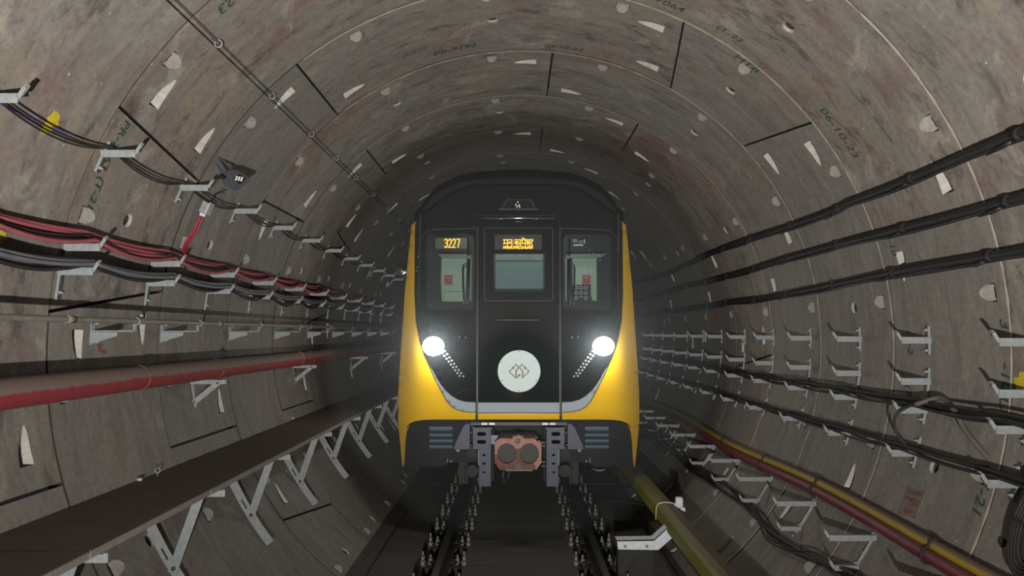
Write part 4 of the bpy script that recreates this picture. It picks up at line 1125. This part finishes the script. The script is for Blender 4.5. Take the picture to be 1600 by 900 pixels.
DEV = [('ma', [[(.2, 0), (.2, .55), (.05, .72), (.3, .62), (.85, .6)], [(.85, 0), (.85, 1)]], 7.4), ('na', [[(.85, 0), (.85, 1)], [(.85, .5), (.3, .5)], [(.3, .38), (.1, .5), (.3, .64), (.42, .5)]], 6.6),
       ('dots', [[(.35, .3), (.5, .3)], [(.35, .72), (.5, .72)]], 3.2), ('ka', [[(.52, 0), (.52, 1)], [(.52, .4), (.25, .32), (.06, .5), (.25, .68), (.52, .55)], [(.52, .38), (.85, .38), (.95, .6), (.82, .8)]], 7.4),
       ('aa', [[(.5, 0), (.5, 1)]], 3.4), ('me', [[(.2, 0), (.2, .55), (.05, .72), (.3, .62), (.85, .6)], [(.85, 0), (.85, 1)], [(.85, 0), (.5, -.26), (.2, -.3)]], 7.2),
       ('shv', [[(.12, .12), (.32, .1), (.38, .32), (.15, .5), (.4, .85)], [(.62, .3), (.48, .5), (.62, .66), (.84, .5)], [(.86, 0), (.86, 1)]], 6.6), ('ra', [[(.45, 0), (.72, .2), (.6, .42), (.2, .42), (.8, 1)]], 4.6)]
x = 786.5
for nm, ss, w in DEV:
    for s in ss: led([(x+a*w, 374.6+b*9.2) for a, b in s], .95, off=-.015)
    if nm != 'dots': led([(x, 374.6), (x+w, 374.6)], .95, off=-.015)
    x += w
FONT = {'M': [[(0, 1), (0, 0), (.5, .5), (1, 0), (1, 1)]], 'A': [[(0, 1), (0, .3), (.3, 0), (.7, 0), (1, .3), (1, 1)], [(0, .6), (1, .6)]], 'N': [[(0, 1), (0, 0), (1, 1), (1, 0)]],
        'K': [[(0, 0), (0, 1)], [(1, 0), (.1, .5), (1, 1)]], 'E': [[(1, 0), (0, 0), (0, 1), (1, 1)], [(0, .5), (.8, .5)]], 'S': [[(1, 0), (0, .1), (0, .45), (1, .55), (1, .95), (0, 1)]],
        'H': [[(0, 0), (0, 1)], [(1, 0), (1, 1)], [(0, .5), (1, .5)]], 'W': [[(0, 0), (0, 1), (.5, .6), (1, 1), (1, 0)]], 'R': [[(0, 1), (0, 0), (1, 0), (1, .5), (0, .5)], [(.4, .5), (1, 1)]]}
for i, c in enumerate('MANKAMESHWAR'):
    for s in FONT[c]: led([(786.6+3.88*i+a*2.7, 384.6+b*4.0) for a, b in s], .62, off=-.015)
dg.build('display_letters', ME_AMB, dd_, fix=False)
# wipers
for s in (0, 1):
    f = (lambda P: mir(P)) if s else (lambda P: P)
    m = MB()
    for pts, r in (([(731, 372), (731, 400), (730, 425), (728, 474)], .008), ([(733, 404), (732, 440), (731, 476)], .012), ([(723, 418), (723.5, 450), (725, 476)], .009), ([(723, 418), (729, 416), (732, 408)], .008)):
        m.tube([TS(u, v, .035) for u, v in f(pts)], r, 6)
    m.cyl(TS(*f([(733, 402)])[0], 0), TS(*f([(733, 402)])[0], .05), .02, 10); m.build('wiper', MLINE, train)
    m = MB()
    for u, v in ((719, 526), (728.5, 527)):
        q = f([(u, v)])[0]; m.sphere(TS(q[0], q[1], .01), .016, n=8)
    m.build('wiper_cap', MBL, train)
# top lamp
tl = panel('top_lamp_housing', [(786, 312), (834, 312), (839, 324), (839, 327.5), (781, 327.5), (781, 324)], MKD, .03, .03, step=8)
m = MB(); stroke(m, [(780, 327), (841, 327)], 1.6, .045); stroke(m, [(785, 325), (793, 312), (829, 312), (836, 325)], .7, .034); m.build('lamp_trim', simple('lamp_trim_grey', col(120, 120, 122), .4), tl)
m = MB()
for u, v in ((809, 316), (806, 320), (811, 320.5), (808, 323), (812, 323)): m.sphere(TS(u, v, .04), .009, n=8)
m.build('lamp_pearl', emis('top_pearls', (1, 1, 1, 1), .3), tl)
m = MB()
for u, v in ((793, 310), (824, 310), (784, 325), (836, 325), (809, 326)): m.sphere(TS(u, v, .04), .006, n=6)
m.build('screw', MCH, tl)
# chrome grab bar over the door
m = MB(); m.tube([TS(751, 342, .0), TS(752, 341.5, .05), TS(810, 341, .055), TS(866, 341.5, .05), TS(867, 342, .0)], .012, 8); m.build('grab_bar', MCH, train)
# headlamps
for s in (0, 1):
    u0, v0 = (677, 541) if not s else (943, 541)
    root_lab = ('lit left headlamp', 'lit right headlamp')[s]
    m = MB(); n = 24; c = TS(u0, v0, .012); 
    ring = [TS(u, v, .006) for u, v in circ(u0, v0, 17, 15, n)]; ring2 = [TS(u, v, .018) for u, v in circ(u0, v0, 9, 8, n)]
    m.add(ring+ring2+[c+Vector((0, -.012, 0))], [(i, (i+1) % n, n+(i+1) % n, n+i) for i in range(n)]+[(n+i, n+(i+1) % n, 2*n) for i in range(n)], 0, True)
    o = m.build('headlamp', ME_HEAD, train, fix=False); o['label'] = root_lab
    m = MB()
    for k in range(9):
        t = k/8
        for j in (0, 1):
            u = (691+t*27+j*(4+2*t)); v = 551.5+t*36-j*3.5*(1-t)+j*.5
            if s: u = 2*UC-u
            m.add([TS(a, b, .004) for a, b in circ(u, v, 1.9, 1.7, 8)], [tuple(range(8))])
    m.build('lamp_strip', ME_LED, train, fix=False)
# emblem
m = MB(); n = 48
rg = [TS(u, v, .03) for u, v in circ(811, 580, 33, 32.7, n)]; rb = [TS(u, v, .006) for u, v in circ(811, 580, 33.3, 33, n)]
m.add(rg, [tuple(range(n))]); m.add(rg+rb, [(i, (i+1) % n, n+(i+1) % n, n+i) for i in range(n)]); emb = m.build('emblem_disc', MDISC, train, fix=False); emb['label'] = 'white round emblem disc'
def est(mb, pts, w, o=.034):
    for (x0, y0), (x1, y1) in zip(pts, pts[1:]):
        L = math.hypot(x1-x0, y1-y0) or 1; nx, ny = -(y1-y0)/L*w/2, (x1-x0)/L*w/2; ex, ey = (x1-x0)/L*w*.4, (y1-y0)/L*w*.4
        mb.add([TS(x0-ex+nx, y0-ey+ny, o), TS(x1+ex+nx, y1+ey+ny, o), TS(x1+ex-nx, y1+ey-ny, o), TS(x0-ex-nx, y0-ey-ny, o)], [(0, 1, 2, 3)])
def Lg(x, y): return (730+x/9, 520+y/9)   # drawn on a 9x tracing of the emblem
m = MB()
for P in ([(640, 500), (688, 445), (775, 535), (775, 640)], [(820, 500), (770, 445), (690, 535), (688, 640), (740, 592)], [(625, 512), (590, 543), (672, 625)], [(838, 512), (872, 543), (785, 625)]):
    est(m, [Lg(*p) for p in P], 1.25)
for P in ([(634, 478), (634, 502), (660, 502)], [(826, 478), (826, 502), (800, 502)], [(716, 592), (742, 590), (742, 614)]): est(m, [Lg(*p) for p in P], 1.1)
m.build('emblem_lines', MLOGO, emb, fix=False)
m = MB()
for P in ([(678, 625), (678, 535), (730, 487), (786, 535), (786, 625)],): est(m, [Lg(*p) for p in P], .8, .0345)
for k in range(7): est(m, [Lg(660+k*23, 470+abs(3-k)*9), Lg(663+k*22, 482+abs(3-k)*9)], .4)
m.build('emblem_lines', MLOGR, emb, fix=False)
m = MB()
for a in (.5, -.5, PI-.5, PI+.5, PI/2, -PI/2): m.sphere(TS(811+30.5*math.cos(a), 580+30.3*math.sin(a), .031), .006, n=6)
m.build('emblem_screw', MLINE, emb, fix=False)
# lower apron, grilles
apL = [(637, 668), (642, 663), (651, 659), (664, 657.5), (680, 657), (745, 657), (745, 690), (715, 700), (708, 716), (697, 727), (690, 729), (633.5, 729), (633.5, 690), (635, 676)]
panel('apron', apL, MKD, -.01, .3, step=9); panel('apron', mir(apL), MKD, -.01, .3, step=9)
m = MB()
for s in (0, 1):
    f = (lambda P: mir(P)) if s else (lambda P: P)
    stroke(m, f([(637, 667), (659, 681), (672, 681)]), .9, .0)
m.build('apron_line', MBL, train)
for s in (0, 1):
    m = MB(); u0, u1 = (671, 707) if not s else (914, 951)
    for k in range(4):
        v = 666.5+k*9.1
        for a, b, o1, o2 in ((0, 2.6, .015, .06), (2.6, 5.6, .06, .06), (5.6, 8.2, .06, .012)):
            m.add([TS(u0, v+a, o1), TS(u1, v+a, o1), TS(u1, v+b, o2), TS(u0, v+b, o2)], [(0, 1, 2, 3)])
        m.add([TS(u0, v, .015), TS(u0, v+2.6, .06), TS(u0, v+5.6, .06), TS(u0, v+8.2, .012)], [(0, 1, 2, 3)]); m.add([TS(u1, v, .015), TS(u1, v+2.6, .06), TS(u1, v+5.6, .06), TS(u1, v+8.2, .012)], [(0, 1, 2, 3)])
    m.build('vent_grille', MGR, train)
# coupler gear
def bk(mb, poly, d, th, mat=0): 
    P = [at(u, v, d) for u, v in poly]; mb.prism(P, (0, 0, 0), (0, th, 0), mat)
m = MB(); bk(m, R(735, 661, 886, 664.5), 8.78, .12); m.build('cross_beam', MBL, train)
m = MB()
for u in (752.5, 764, 847.5, 859): bk(m, R(u, 661, u+9, 664), 8.76, .03)
m.build('beam_label', MWHL, train)
for s in (0, 1):
    f = (lambda P: mir(P)) if s else (lambda P: P)
    m = MB()
    pl = f([(739, 668), (767, 668), (767, 760), (748.5, 760), (748.5, 702), (739, 702)])
    hs = [f(R(745.5+(0 if s else 0), v0, 759.5, v0+6, 2.9)) for v0 in (675, 687.5)]+[f(R(753.5, v0, 758.5, v0+3)) for v0 in (709.5, 723, 736.5)]
    V, T, ob = tri2d(pl, hs, 8, 8)
    m.add([at(u, v, 8.72) for u, v in V], T)
    for lp in [ob]+hs:
        n = len(lp); P = [at(u, v, 8.72) for u, v in lp]; m.add(P+[p+Vector((0, .03, 0)) for p in P], [(i, (i+1) % n, n+(i+1) % n, n+i) for i in range(n)])
    bk(m, f([(765.6, 668), (767, 668), (767, 760), (765.6, 760)]), 8.73, .28); m.build('obstacle_guard', MBL, train)
    m = MB(); bk(m, f([(731, 662.5), (734, 664), (734, 702), (709, 702), (711, 694), (723, 668), (727, 663.5)]), 8.82, .2); m.build('wedge_bracket', MBL, train)
    m = MB()
    for u, v in ((739, 668), (768, 669), (736, 676), (736, 696), (737, 700)): m.sphere(at(*f([(u, v)])[0], 8.71), .012, n=6)
    m.build('bolt', MBOLT, train)
    m = MB(); bk(m, f([(767, 668), (772, 668), (772, 752), (767, 752)]), 8.95, .2); bk(m, f(R(704, 702, 748, 722)), 9.05, .3); m.build('underframe', MKD, train)
    # wheel and hose behind
    m = MB(); p = at(*f([(726, 742)])[0], 10.9); x = XL if not s else XR
    m.cyl((x-.065, 11.3, -1.62), (x+.065, 11.3, -1.62), .43, 32); m.cyl((x-.09, 11.3, -1.62), (x+.09, 11.3, -1.62), .12, 16); m.build('wheel', MPL, train)
    m = MB(); q = f([(738, 724), (737, 738), (738, 742)]); m.cyl(at(*f([(738, 709)])[0], 8.95), at(*f([(738, 709)])[0], 9.2), .06, 16); m.cyl(at(*f([(738, 736)])[0], 8.95), at(*f([(738, 736)])[0], 9.2), .07, 16); m.build('air_pipe', MPL, train)
    m = MB(); bk(m, f([(702, 706), (706, 706), (706, 722), (698, 722)]), 9.0, .05); bk(m, f(R(713, 702, 718, 706)), 8.8, .03); bk(m, f([(747, 703), (748.5, 703), (748.5, 727), (747, 727)]), 8.75, .02); m.build('underframe_bracket', MGR, train)
    m = MB(); bk(m, f(R(717, 716, 727, 756)), 9.2, .05); bk(m, f(R(728, 722, 731, 756)), 9.15, .05); m.build('guard_iron', MPL, train)
m = MB(); bk(m, R(768, 664.5, 852, 700), 9.5, .05); m.build('underframe', MKD, train)
m = MB(); bk(m, [(782, 681), (836, 681), (842, 686), (776, 686)], 8.9, .3); bk(m, R(790, 732, 832, 736), 8.75, .2); m.build('coupler_body', simple('coupler_steel', col(110, 104, 96), .5), train)
cp = [(781, 686), (801, 686), (801, 682.5), (806, 682.5), (808, 681), (812, 681), (814, 682.5), (818, 682.5), (818, 686), (836, 686), (839, 690), (844, 690), (846, 693), (846, 723), (838, 734), (781, 734), (773, 723), (773, 692), (776, 689)]
hs = [circ(792, 708.5, 15.2, 16, 24), circ(827, 708.5, 15.2, 16, 24)]
m = MB(); V, T, ob = tri2d(cp, hs, 6, 6); m.add([at(u, v, 8.6) for u, v in V], T)
for lp in [ob]+hs:
    n = len(lp); P = [at(u, v, 8.6) for u, v in lp]; m.add(P+[p+Vector((0, .12, 0)) for p in P], [(i, (i+1) % n, n+(i+1) % n, n+i) for i in range(n)])
cf_ = m.build('coupler_face', MCP, train); cf_['label'] = 'pinkish brown coupler face plate'
m = MB()
for h in hs: flat(m, h, 8.69)
flat(m, [(822, 712), (833, 712), (833, 713.5), (822, 713.5)], 8.685); m.build('coupler_cone', MCD, cf_)
m = MB()
for u, v, r in ((809, 689, .032), (809, 728, .028)): m.cyl(at(u, v, 8.59), at(u, v, 8.63), r, 14)
m.build('centring_pin', MLINE, cf_)
m = MB()
for u, v, r in ((809, 688.5, .012), (809, 728, .01), (802, 728, .008), (817, 727, .006)): m.sphere(at(u, v, 8.58), r, n=8)
m.build('pin_tip', MCH, cf_)
m = MB(); bk(m, R(766, 680, 778, 694), 8.85, .02); m.build('coupler_bracket', MGR, train)
m = MB(); m.tube([at(787, 733, 8.8), at(786, 745, 8.8), at(788, 753, 8.82)], .02, 6); m.tube([at(797, 734, 8.8), at(794, 745, 8.8), at(790, 753, 8.82)], .014, 6); m.cyl(at(788, 750, 8.78), at(788, 754, 8.78), .03, 8); m.build('uncoupling_lever', MCD, train)
m = MB()
for v in (692, 697, 722, 728): m.cyl(at(846, v, 8.64), at(852, v, 8.64), .01, 6)
m.build('coupler_stud', MBOLT, train)

# ------------------------------------------------------------------ light
def lamp(name, typ, loc, e, **k):
    L = bpy.data.lights.new(name, typ); L.energy = e
    for a, v in k.items(): setattr(L, a, v)
    o = bpy.data.objects.new(name, L); COL.objects.link(o); o.location = loc; return o
def aim(o, tgt): o.rotation_euler = (Vector(tgt)-o.location).to_track_quat('-Z', 'Y').to_euler()
k = lamp('work_lamp', 'SPOT', (-.1, -1.1, -.75), KEY, spot_size=math.radians(142), spot_blend=1., shadow_soft_size=.03, color=(1, .985, .95)); aim(k, (0, 8, 7.6))
k2 = lamp('far_lift_spot', 'SPOT', (-.1, -1.1, -.75), FAR_LIFT, spot_size=math.radians(92), spot_blend=1., shadow_soft_size=.03, color=(1, .985, .94)); aim(k2, (0, 9, 3.3))  # second spot added at the key lamp to lift far walls and train
if FILL: f = lamp('fill_lamp', 'AREA', (0, -4.5, .6), FILL, size=2.5, color=(1, .96, .92)); aim(f, (0, 6, .3))
for s in (0, 1):
    u0, v0 = (677, 541) if not s else (943, 541)
    h = lamp('headlamp_beam', 'SPOT', TS(u0, v0, .16), HEAD, spot_size=math.radians(165), spot_blend=.5, shadow_soft_size=.05, color=(.92, .97, 1)); aim(h, (TS(u0, v0, .1).x*.8, 0, -.9))
    h2 = lamp('headlamp_spill', 'POINT', TS(u0, v0, .14), SPILL, shadow_soft_size=.05, color=(.95, .98, 1))
c = lamp('cab_lamp', 'AREA', at(810, 350, 9.35), CAB, size=.5, color=(.85, 1, .92)); c.data.shape = 'RECTANGLE'; c.data.size = 1.6; c.data.size_y = .15; aim(c, (TX, 9.65, .7))
w = bpy.data.worlds.new('World'); SC.world = w; w.use_nodes = True
w.node_tree.nodes['Background'].inputs[0].default_value = (.9, .95, 1, 1); w.node_tree.nodes['Background'].inputs[1].default_value = .012

# scattering volume added to imitate lens glow round the headlamps
def added_halo():
    m = bpy.data.materials.new('halo_scatter'); m.use_nodes = True; nt = m.node_tree; nt.nodes.remove(nt.nodes['Principled BSDF'])
    v = N(nt, 'ShaderNodeVolumeScatter'); v.inputs['Density'].default_value = HALO; v.inputs['Color'].default_value = (.92, .97, .95, 1)
    nt.links.new(v.outputs[0], nt.nodes['Material Output'].inputs['Volume']); return m
if HALO:
    m = MB(); V = []; n = 24
    for y in (8.6, 9.3): V += [(2.3*math.cos(2*PI*k/n), y, 2.3*math.sin(2*PI*k/n)) for k in range(n)]
    m.add(V, [tuple(range(n)), tuple(range(2*n-1, n-1, -1))]+[(i, (i+1) % n, n+(i+1) % n, n+i) for i in range(n)])
    tag(m.build('added_halo', added_halo(), fix=True), 'added scattering volume imitating lens glow round the headlamps', 'added_halo', kind='stuff')

cam = bpy.data.cameras.new('camera'); co = bpy.data.objects.new('camera', cam); COL.objects.link(co)
cam.sensor_fit = 'HORIZONTAL'; cam.sensor_width = 36; cam.lens = F/1600*36; cam.clip_start = .05; cam.clip_end = 200
co.location = (CX, 0, CZ)
fw = Vector((math.sin(YAW)*math.cos(PIT), math.cos(YAW)*math.cos(PIT), math.sin(PIT)))
co.rotation_euler = fw.to_track_quat('-Z', 'Y').to_euler()
SC.camera = co
vs = SC.view_settings; vs.view_transform = 'Standard'; vs.look = 'None'; vs.exposure = 0; vs.gamma = 1; vs.use_curve_mapping = False
SC.cycles.max_bounces = 6; SC.cycles.diffuse_bounces = 2; SC.cycles.use_denoising = True
